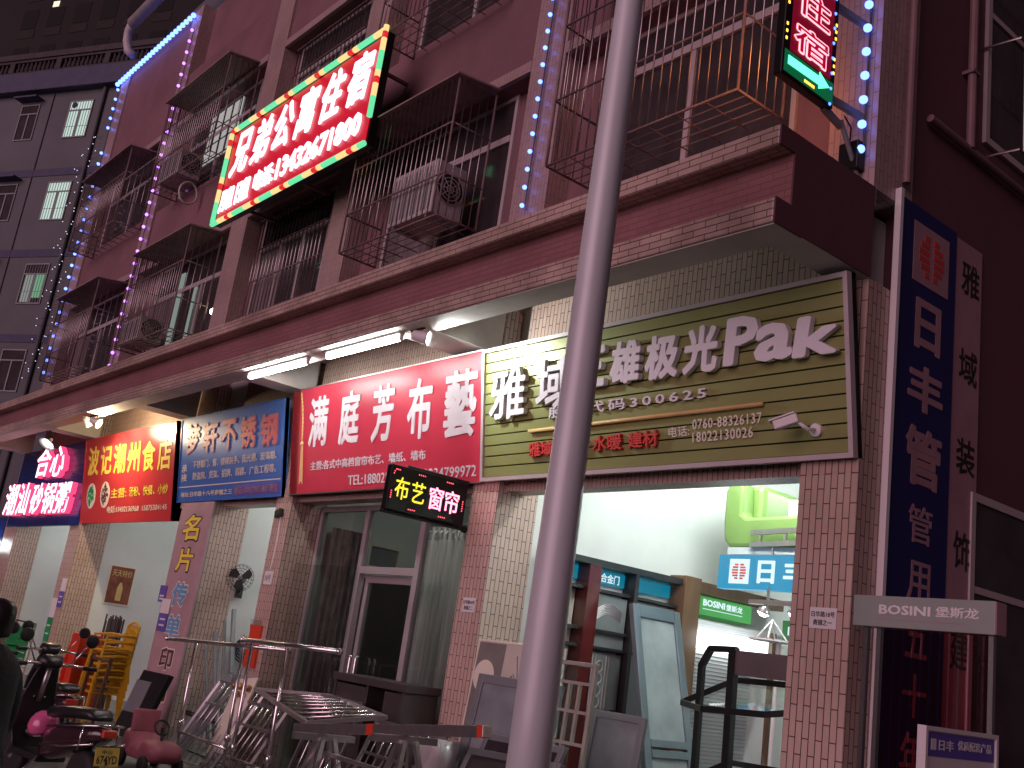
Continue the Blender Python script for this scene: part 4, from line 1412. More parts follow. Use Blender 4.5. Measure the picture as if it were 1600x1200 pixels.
# ================================================================== CORNER SHOP INSIDE
LX = -7.575
ds = thing('display_wall', 'tall display frame of sample door panels along the left wall of the corner shop', 'display frame', (-7.45, 7.6, 0))
mb = MB()
mb.box(LX + 0.005, -7.40, 6.55, 8.42, 2.62, 2.68)
for yy in (6.6, 7.68):
    mb.box(LX + 0.005, -7.40, yy, yy + 0.05, 0.02, 2.62)
for zz in (2.38, 2.0, 1.84):
    mb.box(LX + 0.005, -7.44, 6.65, 8.4, zz, zz + 0.03)
mb.build('frame', M_['blackp'], ds)
MB().box(-7.56, -7.39, 7.03, 7.19, 0.02, 2.62).build('red_post', M_['redwood'], ds)
mb = MB()
mb.box(-7.58, -7.36, 8.37, 8.62, 0.02, 2.72)
mb.box(-7.56, -7.4, 8.62, 10.1, 2.58, 2.70)
mb.build('wood_post', M_['wood'], ds, bevel=0.004)
mb = MB()
for y0, y1, z0, z1 in ((7.2, 7.66, 1.87, 2.36), (7.74, 8.35, 2.03, 2.36), (7.2, 7.66, 1.3, 1.82), (7.74, 8.35, 1.2, 1.98), (7.2, 8.35, 0.1, 1.15)):
    mb.box(-7.5, -7.47, y0, y1, z0, z1)
mb.build('sample_panels', M_['greymetal'], ds)
mb = MB()
for y0, y1 in ((7.25, 7.6), (7.8, 8.3)):
    for k in range(7):
        mb.tube([(-7.465, y0 + (y1 - y0) * s / 8, 2.12 + 0.016 * k + 0.07 * math.sin(s / 8 * math.pi)) for s in range(9)], 0.003, 5)
for k in range(4):
    mb.tube([(-7.465, 7.28 + 0.045 * math.cos(a / 12 * 6.283) + 0.09, 1.36 + 0.11 * k + 0.05 * math.sin(a / 12 * 6.283)) for a in range(12)], 0.007, 5, closed=True)
for yy in (7.26, 7.30, 7.44, 7.48):
    mb.box(-7.468, -7.46, yy, yy + 0.012, 1.3, 1.8)
mb.build('panel_tracery', M_['winframe'], ds)
MB().box(-7.57, -7.555, 6.65, 8.36, 2.47, 2.6).build('cyan_strip', emis('cyan strip', (0.0, 0.26, 0.42), 0.6), ds)
text('铝合金门', Vector((-7.553, 0, 0)), Y, Z, 7.25, 7.6, 2.49, 2.58, M_['cyanw'], 'lettering', ds, bold=0.01, ext=0.002)
MB().box(-7.568, -7.55, 6.66, 7.02, 1.86, 2.36).build('pale_panel', M_['cream'], ds)

cb_ = thing('light_box_sign', 'cyan light box sign with a round logo and white characters hanging inside the corner shop', 'light box sign', (-6.2, 8.35, 2.6))
MB().box(-6.90, -5.2, 8.31, 8.42, 2.6, 2.93).build('box', M_['cyan'], cb_)
CO = Vector((0, 8.31, 0))
MB().box(-6.76, -6.52, 8.306, 8.31, 2.65, 2.89).build('logo_square', M_['cyanw'], cb_)
mbl = MB()
for k in range(6):
    za, zb = 2.77 - .08 + .16 * (k + .1) / 6, 2.77 - .08 + .16 * (k + .75) / 6
    w_ = 0.085 * math.sqrt(max(.05, 1 - (((za + zb) / 2 - 2.77) / .085) ** 2))
    for s_ in (-1, 1):
        a_, c_ = sorted((-6.64 + s_ * .012, -6.64 + s_ * w_))
        mbl.box(a_, c_, 8.302, 8.306, za, zb)
mbl.build('logo', M_['redl'], cb_)
chars('日丰', CO, X, Z, [(-6.42, -6.22, 2.66, 2.88), (-6.12, -5.84, 2.65, 2.89)], M_['cyanw'], 'character', cb_, bold=0.03, ext=0.004, n_off=0.001)
mb = MB()
for xx in (-6.3, -5.5):
    mb.bar((xx, 8.36, 2.93), (xx, 8.36, 3.02), 0.02)
mb.build('hangers', M_['steel2'], cb_)
mz = MB().box(-6.92, XR - 0.206, 8.45, 10.4, 2.96, 3.03).build('mezzanine', M_['white'], bld)

# lime sofa on the mezzanine, seen from the side
so = thing('sofa', 'lime green leather sofa stored high up on the ledge inside the corner shop', 'sofa', (-6.5, 8.9, 3.03))
SF = 8.5
prof = [(-6.96, 3.04), (-7.03, 3.12), (-7.05, 3.3), (-7.05, 3.62), (-7.0, 3.72), (-6.9, 3.74), (-6.83, 3.68), (-6.82, 3.52), (-6.82, 3.38), (-6.76, 3.34), (-6.1, 3.36), (-6.03, 3.32), (-6.02, 3.12), (-6.06, 3.05)]
MB().prism([(p[0], p[1]) for p in prof], (0, SF, 0), X, Z, (0, 0.2, 0)).build('arm', M_['sofag'], so, bevel=0.035)
MB().prism([(p[0], p[1]) for p in prof], (0, SF + 1.45, 0), X, Z, (0, 0.2, 0)).build('arm', M_['sofag'], so, bevel=0.035)
MB().box(-7.0, -6.72, SF + 0.205, SF + 0.82, 3.1, 3.72).build('back_cushion', M_['sofag'], so, bevel=0.06)
MB().box(-7.0, -6.72, SF + 0.83, SF + 1.445, 3.1, 3.72).build('back_cushion', M_['sofag'], so, bevel=0.06)
MB().box(-6.71, -6.04, SF + 0.205, SF + 1.445, 3.08, 3.33).build('seat_cushion', M_['sofag'], so, bevel=0.05)
mb = MB()
for xx in (-6.95, -6.1):
    for yy in (SF + .05, SF + 1.55):
        mb.box(xx - .03, xx + .03, yy, yy + .06, 3.03, 3.06)
mb.build('feet', M_['blackp'], so)
bxx = thing('carton', 'pale carton lying on the lime green sofa', 'carton', (-6.2, 8.9, 3.36))
MB().box(-6.44, -6.02, 8.75, 9.1, 3.365, 3.56).build('box', M_['cream'], bxx, bevel=0.006)
lad = thing('folding_ladder', 'folded aluminium ladder lying across the ledge below the lime green sofa', 'ladder', (-5.9, 8.4, 3.03))
mb = MB()
for dz in (0, 0.12):
    mb.bar((-6.62, 8.42, 3.05 + dz), (-5.0, 8.36, 3.10 + dz), 0.03, 0.05)
for k in range(5):
    xx = -6.5 + 0.3 * k
    mb.bar((xx, 8.42 - .01 * k, 3.05 + .01 * k), (xx, 8.42 - .01 * k, 3.17 + .01 * k), 0.025)
mb.build('rails', M_['steel2'], lad)

gsn = thing('green_sign', 'green hanging shop sign with white letters above the white shelves in the corner shop', 'sign', (-7.44, 9.1, 2.37))
MB().box(-7.46, -7.44, 8.64, 9.58, 2.37, 2.56).build('panel', emis('green sign', (0.05, 0.42, 0.07), 0.75), gsn)
GO = Vector((-7.44, 0, 0))
text('BOSINI', GO, Y, Z, 8.76, 9.12, 2.465, 2.535, M_['cyanw'], 'lettering', gsn, bold=0.03, ext=0.002)
text('堡斯龙', GO, Y, Z, 9.14, 9.42, 2.46, 2.53, M_['cyanw'], 'lettering', gsn, bold=0.02, ext=0.002)
MB().box(-7.438, -7.436, 8.76, 9.42, 2.43, 2.437).build('underline', M_['cyanw'], gsn)
gs2 = thing('green_sign', 'second green hanging sign half hidden behind the corner pillar deep in the corner shop', 'sign', (-5.9, 9.4, 2.3))
MB().box(-6.85, -5.2, 9.35, 9.37, 2.2, 2.42).build('panel', emis('green sign dim', (0.04, 0.25, 0.07), 0.6), gs2)
text('BOSINI', Vector((0, 9.35, 0)), X, Z, -6.78, -6.3, 2.27, 2.36, M_['cyanw'], 'lettering', gs2, bold=0.02, ext=0.002)
text('堡斯龙', Vector((0, 9.35, 0)), X, Z, -6.25, -5.85, 2.27, 2.36, M_['cyanw'], 'lettering', gs2, bold=0.02, ext=0.002)
# white blinds shelf unit
lbx = emis('white light box', (0.95, 1.0, 0.99), 3.2)
sh = thing('blind_display', 'bright white display of slatted blinds below the green sign in the corner shop', 'display shelf', (-7.3, 9.2, 0))
mb = MB()
mb.box(-7.52, -7.42, 8.66, 10.2, 0.1, 2.32)
mb.build('casing', M_['white_p'], sh, bevel=0.008)
MB().box(-7.42, -7.2, 8.66, 9.6, 2.02, 2.2).build('light_box', lbx, sh)
mb = MB()
for k in range(46):
    zz = 0.25 + 0.038 * k
    mb.obox((-7.40, 9.13, zz), (0.012, 0, 0.008), (0, 0.46, 0), (-0.0012, 0, 0.0018))
for k in range(4):
    mb.box(-7.42, -7.415, 8.7, 9.55, 2.22 + k * .025, 2.232 + k * .025)
mb.build('slats', mat('pale slat', (0.62, 0.68, 0.68), 0.4, var=0.05), sh)
mb = MB()
mb.box(-7.2, -7.16, 9.62, 9.68, 0.05, 2.3)
mb.box(-7.2, -7.16, 10.3, 10.36, 0.05, 2.3)
mb.build('posts', M_['wood'], sh)
wb = MB()
wb.box(-6.9, -4.1, 10.9, 10.95, 0.05, 2.1)
w2 = wb.build('white_partition', M_['white'], bld)
rows = []
for zz in (0.2, 1.0, 2.0):
    rows.append([(-6.75 + 0.02 * k, 10.2 + 0.03 * math.sin(k * 0.9), zz) for k in range(60)])
cu2 = MB().sheet(rows).build('sheer_curtain', M_['white_p'], None, solid=0.004, smooth=True)
tag(cu2, 'white pleated sheer curtain hung at the back of the corner shop', 'curtain')
ch_ = thing('hanging_lamp', 'cluster of spot lamps on a rail hanging below the cyan light box', 'lamp', (-6.0, 8.1, 2.5))
mb = MB()
mb.box(-6.3, -5.2, 8.05, 8.11, 2.44, 2.48)
mb.bar((-6.1, 8.08, 2.48), (-6.1, 8.08, 2.6), 0.02)
mb.bar((-5.5, 8.08, 2.48), (-5.5, 8.08, 2.6), 0.02)
mb.build('rail', M_['steel2'], ch_)
for k, xx in enumerate((-6.12, -5.78)):
    mb = MB()
    mb.lathe((xx, 8.08, 2.42), (-0.3, -0.1, -1), [(-0.02, 0.015), (0.0, 0.03), (0.06, 0.075), (0.063, 0.07), (0.01, 0.02)], 14)
    sh_ = mb.build('lamp_shade', M_['steel2'], ch_, smooth=True)
    mb = MB()
    mb.lathe((xx - 0.012, 8.076, 2.38), (-0.3, -0.1, -1), [(0, 0.045), (0.025, 0.055), (0.05, 0.02)], 12)
    mb.build('bulb', M_['lampcool'], sh_, smooth=True)
stl = thing('hanging_stand', 'white wire stand with pale plates beside the wooden frame in the corner shop', 'stand', (-6.0, 8.2, 0))
mb = MB()
for a_ in (0, 1, 2, 3):
    dx, dy = 0.14 * math.cos(a_ * 1.57 + .4), 0.14 * math.sin(a_ * 1.57 + .4)
    mb.tube([(-6.12, 8.2, 2.32), (-6.12 + dx, 8.2 + dy, 2.14)], 0.008, 6)
mb.lathe((-6.12, 8.2, 2.12), Z, [(0, 0.2), (0.015, 0.2)], 24)
mb.tube([(-6.05, 8.22, 2.12), (-6.05, 8.22, 0.02)], 0.02, 8)
mb.lathe((-6.05, 8.22, 0.02), Z, [(0, 0.2), (0.02, 0.19)], 20)
mb.build('wire_frame', M_['white_p'], stl)

# leaning blue grey door
bd = thing('door_panel', 'tall blue grey aluminium door panel with a mid rail leaning inside the corner shop', 'door panel', (-6.6, 7.7, 0))
e1 = Vector((-7.1, 7.36, 2.31))
e0 = Vector((-6.50, 7.36, 0.02))
dn = (e1 - e0).normalized()
nn = Y.cross(dn)
Ld = (e1 - e0).length


def bdb(mb_, y0, y1, s0, s1, t0, t1):
    c_ = e0 + Y * ((y0 + y1) / 2) + dn * ((s0 + s1) / 2) + nn * ((t0 + t1) / 2)
    return mb_.obox(c_, Y * (y1 - y0) / 2, dn * (s1 - s0) / 2, nn * (t1 - t0) / 2)


mb = MB()
bdb(mb, 0, 0.09, 0, Ld, -0.06, 0)
bdb(mb, 0.58, 0.67, 0, Ld, -0.06, 0)
bdb(mb, 0.09, 0.58, Ld - 0.12, Ld, -0.055, -0.002)
bdb(mb, 0.09, 0.58, 0, 0.14, -0.055, -0.002)
bdb(mb, 0.09, 0.58, 0.98, 1.05, -0.055, 0.004)
bdb(mb, 0.09, 0.58, 1.07, 1.14, -0.055, 0.004)
mb.build('frame', M_['blueframe'], bd, bevel=0.006)
mb = MB()
bdb(mb, 0.09, 0.58, 0.14, 0.98, -0.04, -0.02)
bdb(mb, 0.09, 0.58, 1.14, Ld - 0.12, -0.04, -0.02)
mb.build('infill', M_['frosted'], bd)


def framed(name, label, cat, A, wv, hv, thick, bw, fm, im, pattern=None, t_in=0.4):
    """framed leaf: A lower left corner, wv / hv edge vectors, n faces the street"""
    A, wv, hv = Vector(A), Vector(wv), Vector(hv)
    u_, v_ = wv.normalized(), hv.normalized()
    n_ = u_.cross(v_).normalized()
    w_, h_ = wv.length, hv.length
    t = thing(name, label, cat, A + wv / 2)

    def bx_(mb_, a0, a1, b0, b1, c0, c1):
        c_ = A + u_ * ((a0 + a1) / 2) + v_ * ((b0 + b1) / 2) + n_ * ((c0 + c1) / 2)
        mb_.obox(c_, u_ * (a1 - a0) / 2, v_ * (b1 - b0) / 2, n_ * (c1 - c0) / 2)
    mb_ = MB()
    bx_(mb_, 0, bw, 0, h_, -thick, 0)
    bx_(mb_, w_ - bw, w_, 0, h_, -thick, 0)
    bx_(mb_, bw, w_ - bw, 0, bw, -thick, -0.001)
    bx_(mb_, bw, w_ - bw, h_ - bw, h_, -thick, -0.001)
    mb_.build('frame', fm, t, bevel=0.004)
    if im is not None:
        mb_ = MB()
        bx_(mb_, bw, w_ - bw, bw, h_ - bw, -thick * 0.7, -thick * t_in)
        mb_.build('infill', im, t)
    if pattern:
        mb_ = MB()
        for a0, a1, b0, b1 in pattern:
            bx_(mb_, a0, a1, b0, b1, -thick * 0.8, -0.002)
        mb_.build('lattice_bars', fm, t)
    return t, (A, u_, v_, n_)


lat = []
for zz in (1.50, 1.30, 1.08, 0.82, 0.55, 0.25):
    lat.append((0.03, 0.42, zz, zz + 0.022))
for zz0, zz1 in ((1.08, 1.50), (0.25, 1.08)):
    lat.append((0.20, 0.222, zz0 + .022, zz1))
lat += [(0.30, 0.32, 1.102, 1.5), (0.08, 0.1, 0.842, 1.08), (0.25, 0.27, 0.3, 0.82), (0.38, 0.40, 0.3, 0.82)]
framed('lattice_panel', 'cream lattice screen with a squared pattern standing right of the street pole', 'lattice screen', (-6.05, 5.40, 0.02), (0.45, 0.02, 0), (0.02, 0.06, 1.66), 0.035, 0.03, mat('cream metal', (0.42, 0.42, 0.36), 0.4, 0.2), None, lat)
framed('framed_panel', 'low grey framed panel in front of the lattice screen and the red lacquer post', 'panel', (-6.18, 5.92, 0.02), (0.52, 0.05, 0), (0.02, 0.14, 1.33), 0.04, 0.055, M_['greymetal'], M_['frosted'])
at, (A_, u_, v_, n_) = framed('art_board', 'cream and grey art board with a pale disc, leaning left of the street pole', 'art board', (-7.42, 5.72, 0.25), (1.10, 0.0, 0), (-0.0, 0.12, 1.52), 0.03, 0.018, M_['cream'], mat('art paper', (0.55, 0.52, 0.45), 0.6, var=0.08), None, 0.12)
mb = MB()
c_ = A_ + u_ * 0.2 + v_ * 0.98 - n_ * 0.003
mb.obox(c_, u_ * 0.18, v_ * 0.52, n_ * 0.0015)
mb.build('grey_field', mat('art grey', (0.20, 0.185, 0.17), 0.6), at)
mb = MB()
mb.lathe(A_ + u_ * 0.155 + v_ * 1.22, n_, [(-0.002, 0.135), (0.0, 0.135)], 36)
mb.build('pale_disc', M_['cream'], at)
mb = MB()
mb.lathe(A_ + u_ * 0.185 + v_ * 1.15, n_, [(0.0, 0.035), (0.002, 0.03)], 16)
for k in range(12):
    a_ = 1.57 + random.uniform(-0.9, 0.9)
    p_ = A_ + u_ * 0.62 + v_ * (0.95 + 0.02 * k) - n_ * 0.001
    mb.tube([p_, p_ + (u_ * math.cos(a_) + v_ * math.sin(a_)) * random.uniform(.1, .28)], 0.003, 4)
mb.tube([A_ + u_ * 0.62 + v_ * 0.7 - n_ * .001, A_ + u_ * 0.62 + v_ * 1.15 - n_ * .001], 0.006, 5)
mb.build('ink_tree', M_['brownink'], at)
framed('framed_panel', 'grey blue framed metal panel leaning on the art board left of the street pole', 'panel', (-7.0, 5.38, 0.05), (0.95, 0.05, 0), (0.02, 0.16, 1.44), 0.035, 0.07, M_['greymetal'], M_['frosted'])
framed('loose_frame', 'dark aluminium glazed frame lying at the foot of the street pole, rear one', 'glazed frame', (-6.55, 4.95, 0.02), (0.85, 0.02, 0.02), (0.12, 0.3, 1.06), 0.04, 0.05, M_['greymetal'], M_['darkglass'])
framed('loose_frame', 'dark aluminium glazed frame lying at the foot of the street pole, front one', 'glazed frame', (-6.35, 4.62, 0.02), (0.92, 0.04, 0.03), (0.14, 0.32, 0.97), 0.045, 0.05, M_['greymetal'], M_['darkglass'])

# black tray rack
rk = thing('tray_rack', 'black metal rack with sloping hexagonal trays standing in the doorway of the corner shop', 'rack', (-5.3, 6.7, 0))
mb = MB()
w_ = 0.045
mb.bar((-5.52, 6.6, 0.02), (-5.56, 6.6, 1.80), w_)
mb.bar((-5.56, 6.6, 1.79), (-5.48, 6.6, 1.93), w_)
mb.bar((-5.49, 6.6, 1.925), (-5.24, 6.6, 1.935), w_)
mb.bar((-5.22, 6.6, 0.02), (-5.26, 6.6, 1.95), 0.06)
mb.bar((-4.42, 6.6, 0.02), (-4.42, 6.6, 1.95), 0.06)
mb.build('frame', M_['black'], rk)
MB().box(-5.24, -4.42, 6.58, 6.62, 1.75, 1.93).build('head_panel', mat('dark plum panel', (0.10, 0.075, 0.08), 0.5), rk)
for dz in (0.0, -0.63, -1.1):
    hx = [(-5.82, 6.7, 1.49), (-5.54, 7.0, 1.72), (-4.75, 7.02, 1.74), (-4.45, 6.75, 1.6), (-4.80, 6.42, 1.50), (-5.36, 6.40, 1.47)]
    hx = [Vector(p) + Z * dz for p in hx]
    mb = MB()
    for k in range(6):
        mb.bar(hx[k], hx[(k + 1) % 6], 0.02, 0.045)
    tr = mb.build('tray', M_['black'], rk)
    cn = sum(hx, Vector()) / 6
    MB().add([p - Z * 0.015 for p in hx] + [cn - Z * 0.015], [(k, (k + 1) % 6, 6) for k in range(6)]).build('tray_glass', M_['clear'] if dz == 0 else M_['greymetal'], tr)

# ================================================================== STAINLESS RAILINGS AND FRAMES ON THE PAVEMENT


def railing(label, a, b_, posts, zl, y):
    t = thing('steel_railing', label, 'railing', ((a[0] + b_[0]) / 2, y, 0), 'loose stainless railings on the pavement')
    mb_ = MB()
    mb_.tube([a, b_], 0.024, 12)
    for e, s in ((a, -1), (b_, 1)):
        mb_.lathe(e, Vector(b_) - Vector(a), [(s * 0.0, 0.03), (s * 0.03, 0.03)] if s > 0 else [(-0.03, 0.03), (0, 0.03)], 12)
    mb_.build('top_rail', M_['steel'], t, smooth=True)
    A, B = Vector(a), Vector(b_)
    for xp in posts:
        s = (xp - A.x) / (B.x - A.x)
        top = A + (B - A) * s
        mb_ = MB()
        mb_.tube([(xp + 0.05, y, 0.02), (xp + 0.02, y, top.z * 0.5), (xp, y, top.z - 0.02)], 0.019, 10)
        mb_.lathe((xp + 0.05, y, 0.0), Z, [(0, 0.05), (0.02, 0.045)], 14)
        po = mb_.build('post', M_['steel'], t, smooth=True)
        mb_ = MB()
        mb_.lathe((xp + 0.035, y, zl + 0.10), Z, [(-0.035, 0.026), (-0.02, 0.034), (0.02, 0.034), (0.035, 0.026)], 12)
        mb_.build('clamp', M_['steel'], po, smooth=True)
    mb_ = MB()
    mb_.tube([(posts[0] + 0.05, y, zl), (posts[1] + 0.05, y, zl)], 0.015, 10)
    mb_.build('lower_rail', M_['steel'], t, smooth=True)


railing('long stainless railing on the pavement in front of the pink board, left one', (-12.58, 5.2, 1.32), (-9.6, 5.2, 1.42), (-11.75, -10.55), 0.36, 5.2)
railing('stainless railing on the pavement before the tiled pillar, right one', (-10.19, 5.0, 1.456), (-8.31, 5.0, 1.49), (-9.98, -9.25), 0.34, 5.0)
def bar_panel(label, A, wv, hv, n, name='barred_panel'):
    A, wv, hv = Vector(A), Vector(wv), Vector(hv)
    t = thing(name, label, 'barred panel', A + wv / 2)
    mb_ = MB()
    for p_, q_ in ((A, A + wv), (A + hv, A + hv + wv), (A, A + hv), (A + wv, A + wv + hv)):
        mb_.bar(p_, q_, 0.03)
    for s in (.3, .72):
        mb_.bar(A + hv * s, A + hv * s + wv, 0.022)
    mb_.build('frame', M_['steel2'], t)
    mb_ = MB()
    for k_ in range(1, n):
        mb_.tube([A + wv * k_ / n, A + wv * k_ / n + hv], 0.009, 6)
    mb_.build('bars', M_['steel'], t, smooth=True)


bar_panel('barred steel panel leaning behind the left railing below the hoses', (-12.5, 5.45, 0.0), (1.0, 0.1, 0), (0.32, 0.34, 0.92), 8)
bar_panel('barred steel panel leaning between the two loose railings', (-11.25, 5.3, 0.0), (0.8, 0.05, 0), (0.25, 0.3, 0.8), 7)
bar_panel('wide barred steel panel standing behind the long steel beam', (-8.3, 5.15, 0.0), (1.1, -0.05, 0), (0.1, 0.3, 0.95), 9)
bar_panel('low barred steel panel lying in front of the long steel beam, by the trestles', (-7.6, 4.25, 0.0), (1.2, 0.0, 0), (0.0, 0.35, 0.72), 9)
bar_panel('barred steel panel leaning on the cabinet before the dim glass shop door', (-9.35, 5.2, 0.0), (0.75, 0.0, 0), (0.05, 0.3, 1.05), 6)
gt = thing('steel_gate', 'stainless gate leaf with thin bars lying flat on a stack before the curtain shop', 'gate', (-8.9, 5.1, 0.9))
A, B, C_, D_ = Vector((-10.3, 5.3, .985)), Vector((-9.3, 5.6, 1.055)), Vector((-7.72, 5.2, 1.02)), Vector((-7.99, 4.62, .90))
mb = MB()
for p_, q_ in ((A, B), (B, C_), (C_, D_), (D_, A)):
    mb.bar(p_, q_, 0.045, 0.035)
mb.build('frame', M_['steel2'], gt)
mb = MB()
for k in range(1, 8):
    s = k / 8
    mb.tube([A + (D_ - A) * s, B + (C_ - B) * s], 0.012, 8)
mb.build('bars', M_['steel'], gt, smooth=True)
bm_ = thing('steel_beam', 'long grey steel box section with painted red reflections resting on two trestles', 'steel beam', (-6.8, 4.6, 0.9))
P0, P1 = Vector((-8.0, 4.55, .85)), Vector((-5.62, 4.6, 1.15))
MB().bar(P0, P1, 0.08, 0.075).build('beam', M_['steel2'], bm_, bevel=0.004)
mb = MB()
for s0, s1 in ((0.44, 0.475), (0.975, 0.997)):
    mb.bar(P0 + (P1 - P0) * s0, P0 + (P1 - P0) * s1, 0.084, 0.079)
mb.build('painted_reflection', M_['redplastic'], bm_)  # red reflections on the steel, painted as thin bands
for k, xx in enumerate((-7.6, -6.5)):
    tr = thing('trestle', ('low steel trestle under the left half of the long steel beam', 'low steel trestle under the right half of the long steel beam')[k], 'trestle', (xx, 4.6, 0))
    zt = 0.81 + (xx + 8.0) * 0.126
    mb = MB()
    for sx in (-1, 1):
        for sy in (-1, 1):
            mb.bar((xx + 0.03 * sx, 4.6 + 0.05 * sy, zt - 0.03), (xx + 0.22 * sx, 4.6 + 0.25 * sy, 0.0), 0.035)
    mb.build('legs', M_['steel2'], tr)
    mb = MB()
    mb.bar((xx, 4.3, zt - 0.025), (xx, 4.85, zt - 0.025), 0.05)
    mb.build('top_bar', M_['steel2'], tr)
for k, (xx, yy, zz) in enumerate(((-9.9, 5.35, 0.96), (-8.05, 4.75, 0.87))):
    st_ = thing('perforated_post', ('slotted steel post propping the left end of the flat gate', 'slotted steel post propping the right end of the flat gate')[k], 'post', (xx, yy, 0))
    mb = MB()
    mb.box(xx - .03, xx + .03, yy - .02, yy + .02, 0.0, zz)
    mb.build('post', M_['steel2'], st_)
    mb = MB()
    for q in range(9):
        mb.box(xx - .012, xx + .012, yy - .022, yy - .02, 0.08 + q * .095, 0.12 + q * .095)
    mb.build('slots', M_['blackp'], st_)
cbn = thing('cabinet', 'dark low cabinet with an open shelf before the dim glass shop door', 'cabinet', (-8.6, 5.7, 0))
mb = MB()
mb.box(-9.25, -8.0, 5.55, 5.95, 1.22, 1.29)
mb.box(-9.23, -9.19, 5.56, 5.94, 0.04, 1.22)
mb.box(-8.06, -8.02, 5.56, 5.94, 0.04, 1.22)
mb.box(-8.66, -8.63, 5.57, 5.93, 0.04, 1.22)
mb.box(-9.19, -8.66, 5.57, 5.59, 0.06, 1.2)
mb.box(-8.63, -8.06, 5.60, 5.93, 0.98, 1.0)
mb.box(-9.19, -8.06, 5.9, 5.93, 0.04, 1.22)
mb.box(-9.23, -8.02, 5.57, 5.94, 0.0, 0.04)
mb.build('carcass', M_['dark'], cbn, bevel=0.006)
MB().box(-8.35, -8.06, 5.575, 5.595, 0.06, 1.2).build('cabinet_door', M_['dark'], cbn)
bgp = thing('plastic_bundle', 'crumpled clear plastic bundle on the ground under the steel beam', 'plastic bundle', (-6.95, 5.2, 0))
rr = []
for k in range(9):
    hh_ = 0.95 * k / 8
    rr.append([Vector((-6.95 + (0.17 + 0.05 * math.sin(k * 2.1 + j)) * math.cos(2 * math.pi * j / 14) * (1 - 0.04 * k), 5.25 + (0.15 + 0.05 * math.cos(k * 1.7 + j * 2)) * math.sin(2 * math.pi * j / 14), hh_)) for j in range(14)])
MB().loft(rr).build('film', mat('plastic film', (0.55, 0.55, 0.54), 0.25, var=0.2), bgp, smooth=True)
glp = thing('glass_sheet', 'large clear glass sheet standing before the curtain shop door', 'glass sheet', (-10.5, 5.9, 0))
MB().obox((-10.75, 6.1, 1.2), (0.72, 0, 0), (0, 0.004, 0), (0, 0, 1.18)).build('sheet', M_['clear'], glp)
srd = thing('product_board', 'board with brass fittings samples leaning on the pillar below the red leaflet', 'sample board', (-11.6, 5.7, 0))
MB().obox((-11.55, 5.72, 0.6), (0.24, 0, 0.03), (0, 0.012, 0), (0.02, 0.1, 0.42)).build('board', M_['cream'], srd)
mb = MB()
for q in range(5):
    mb.lathe((-11.68 + 0.08 * q, 5.76, 0.92 - 0.09 * (q % 2)), (0, -1, 0), [(-.02, .03), (0.02, .042), (.05, .03), (.06, .01)], 12)
mb.build('fittings', mat('brass', (0.45, 0.26, 0.12), 0.3, 0.9), srd, smooth=True)
for k, (x0, y0, tx, lab) in enumerate(((-12.9, 5.6, 0.35, 'stack of grey aluminium sections leaning at the shop with the wall fan, nearer one'), (-13.25, 5.75, 0.3, 'stack of grey aluminium sections leaning at the shop with the wall fan, farther one'))):
    st_ = thing('section_stack', lab, 'aluminium sections', (x0, y0, 0))
    mb = MB()
    for q in range(6):
        xq = x0 + 0.09 * q
        mb.bar((xq, y0, 0.02), (xq + tx, y0 + 0.45, 0.95 + 0.03 * (q % 3)), 0.06, 0.03)
    mb.build('sections', M_['greymetal'], st_)
    MB().bar((x0 - .05, y0 + .2, .45), (x0 + .75, y0 + .2, .45), 0.03).build('strap', M_['blackp'], st_)
lt = thing('leaning_tubes', 'bundle of grey tubes leaning against the white wall below the fan', 'tube bundle', (-13.3, 6.3, 0))
mb = MB()
for q in range(7):
    mb.bar((-13.0 + 0.05 * q, 6.2 + 0.06 * q, 0.02), (-13.6 + 0.02 * q, 6.15 + 0.09 * q, 1.3 + 0.16 * (q % 4)), 0.035 + 0.012 * (q % 2))
mb.build('tubes', M_['greymetal'], lt)
hz = thing('hose_coil', 'dark blue hoses coiled on the white wall below the fan', 'hose', (-13.66, 6.7, 1.1))
mb = MB()
for q in range(5):
    r_ = 0.10 + 0.022 * q
    mb.tube([(-13.66 + 0.012 * q, 6.75 + r_ * math.cos(a * 0.3927), 1.35 + 0.9 * r_ * math.sin(a * 0.3927) - 0.02 * q) for a in range(16)], 0.012, 7, closed=True)
mb.tube([(-13.66, 6.72, 1.45), (-13.64, 6.8, 1.25), (-13.62, 6.9, 1.1), (-13.6, 6.86, 0.9)], 0.02, 7)
mb.build('hose', mat('navy rubber', (0.012, 0.018, 0.06), 0.5), hz, smooth=True)

# wall fan
fn = thing('wall_fan', 'round black wall fan on the white wall beside the pink board', 'fan', (-13.55, 6.4, 2.2))
fc, fd = Vector((-13.50, 6.40, 2.2)), Vector((0.72, -0.66, 0.12)).normalized()
fu = fd.cross(Z).normalized()
fv = fu.cross(fd)
mb = MB()
for r_ in (0.05, 0.09, 0.13, 0.165, 0.185):
    mb.tube([fc + fd * 0.05 * (1 - (r_ / 0.2) ** 2) + (fu * math.cos(a) + fv * math.sin(a)) * r_ for a in [2 * math.pi * i / 32 for i in range(32)]], 0.003, 5, closed=True)
for k in range(20):
    a = 2 * math.pi * k / 20
    mb.tube([fc + fd * 0.05 + (fu * math.cos(a) + fv * math.sin(a)) * 0.04, fc + (fu * math.cos(a) + fv * math.sin(a)) * 0.187, fc - fd * 0.09 + (fu * math.cos(a) + fv * math.sin(a)) * 0.12], 0.0022, 4)
mb.build('wire_guard', M_['blackp'], fn)
mb = MB()
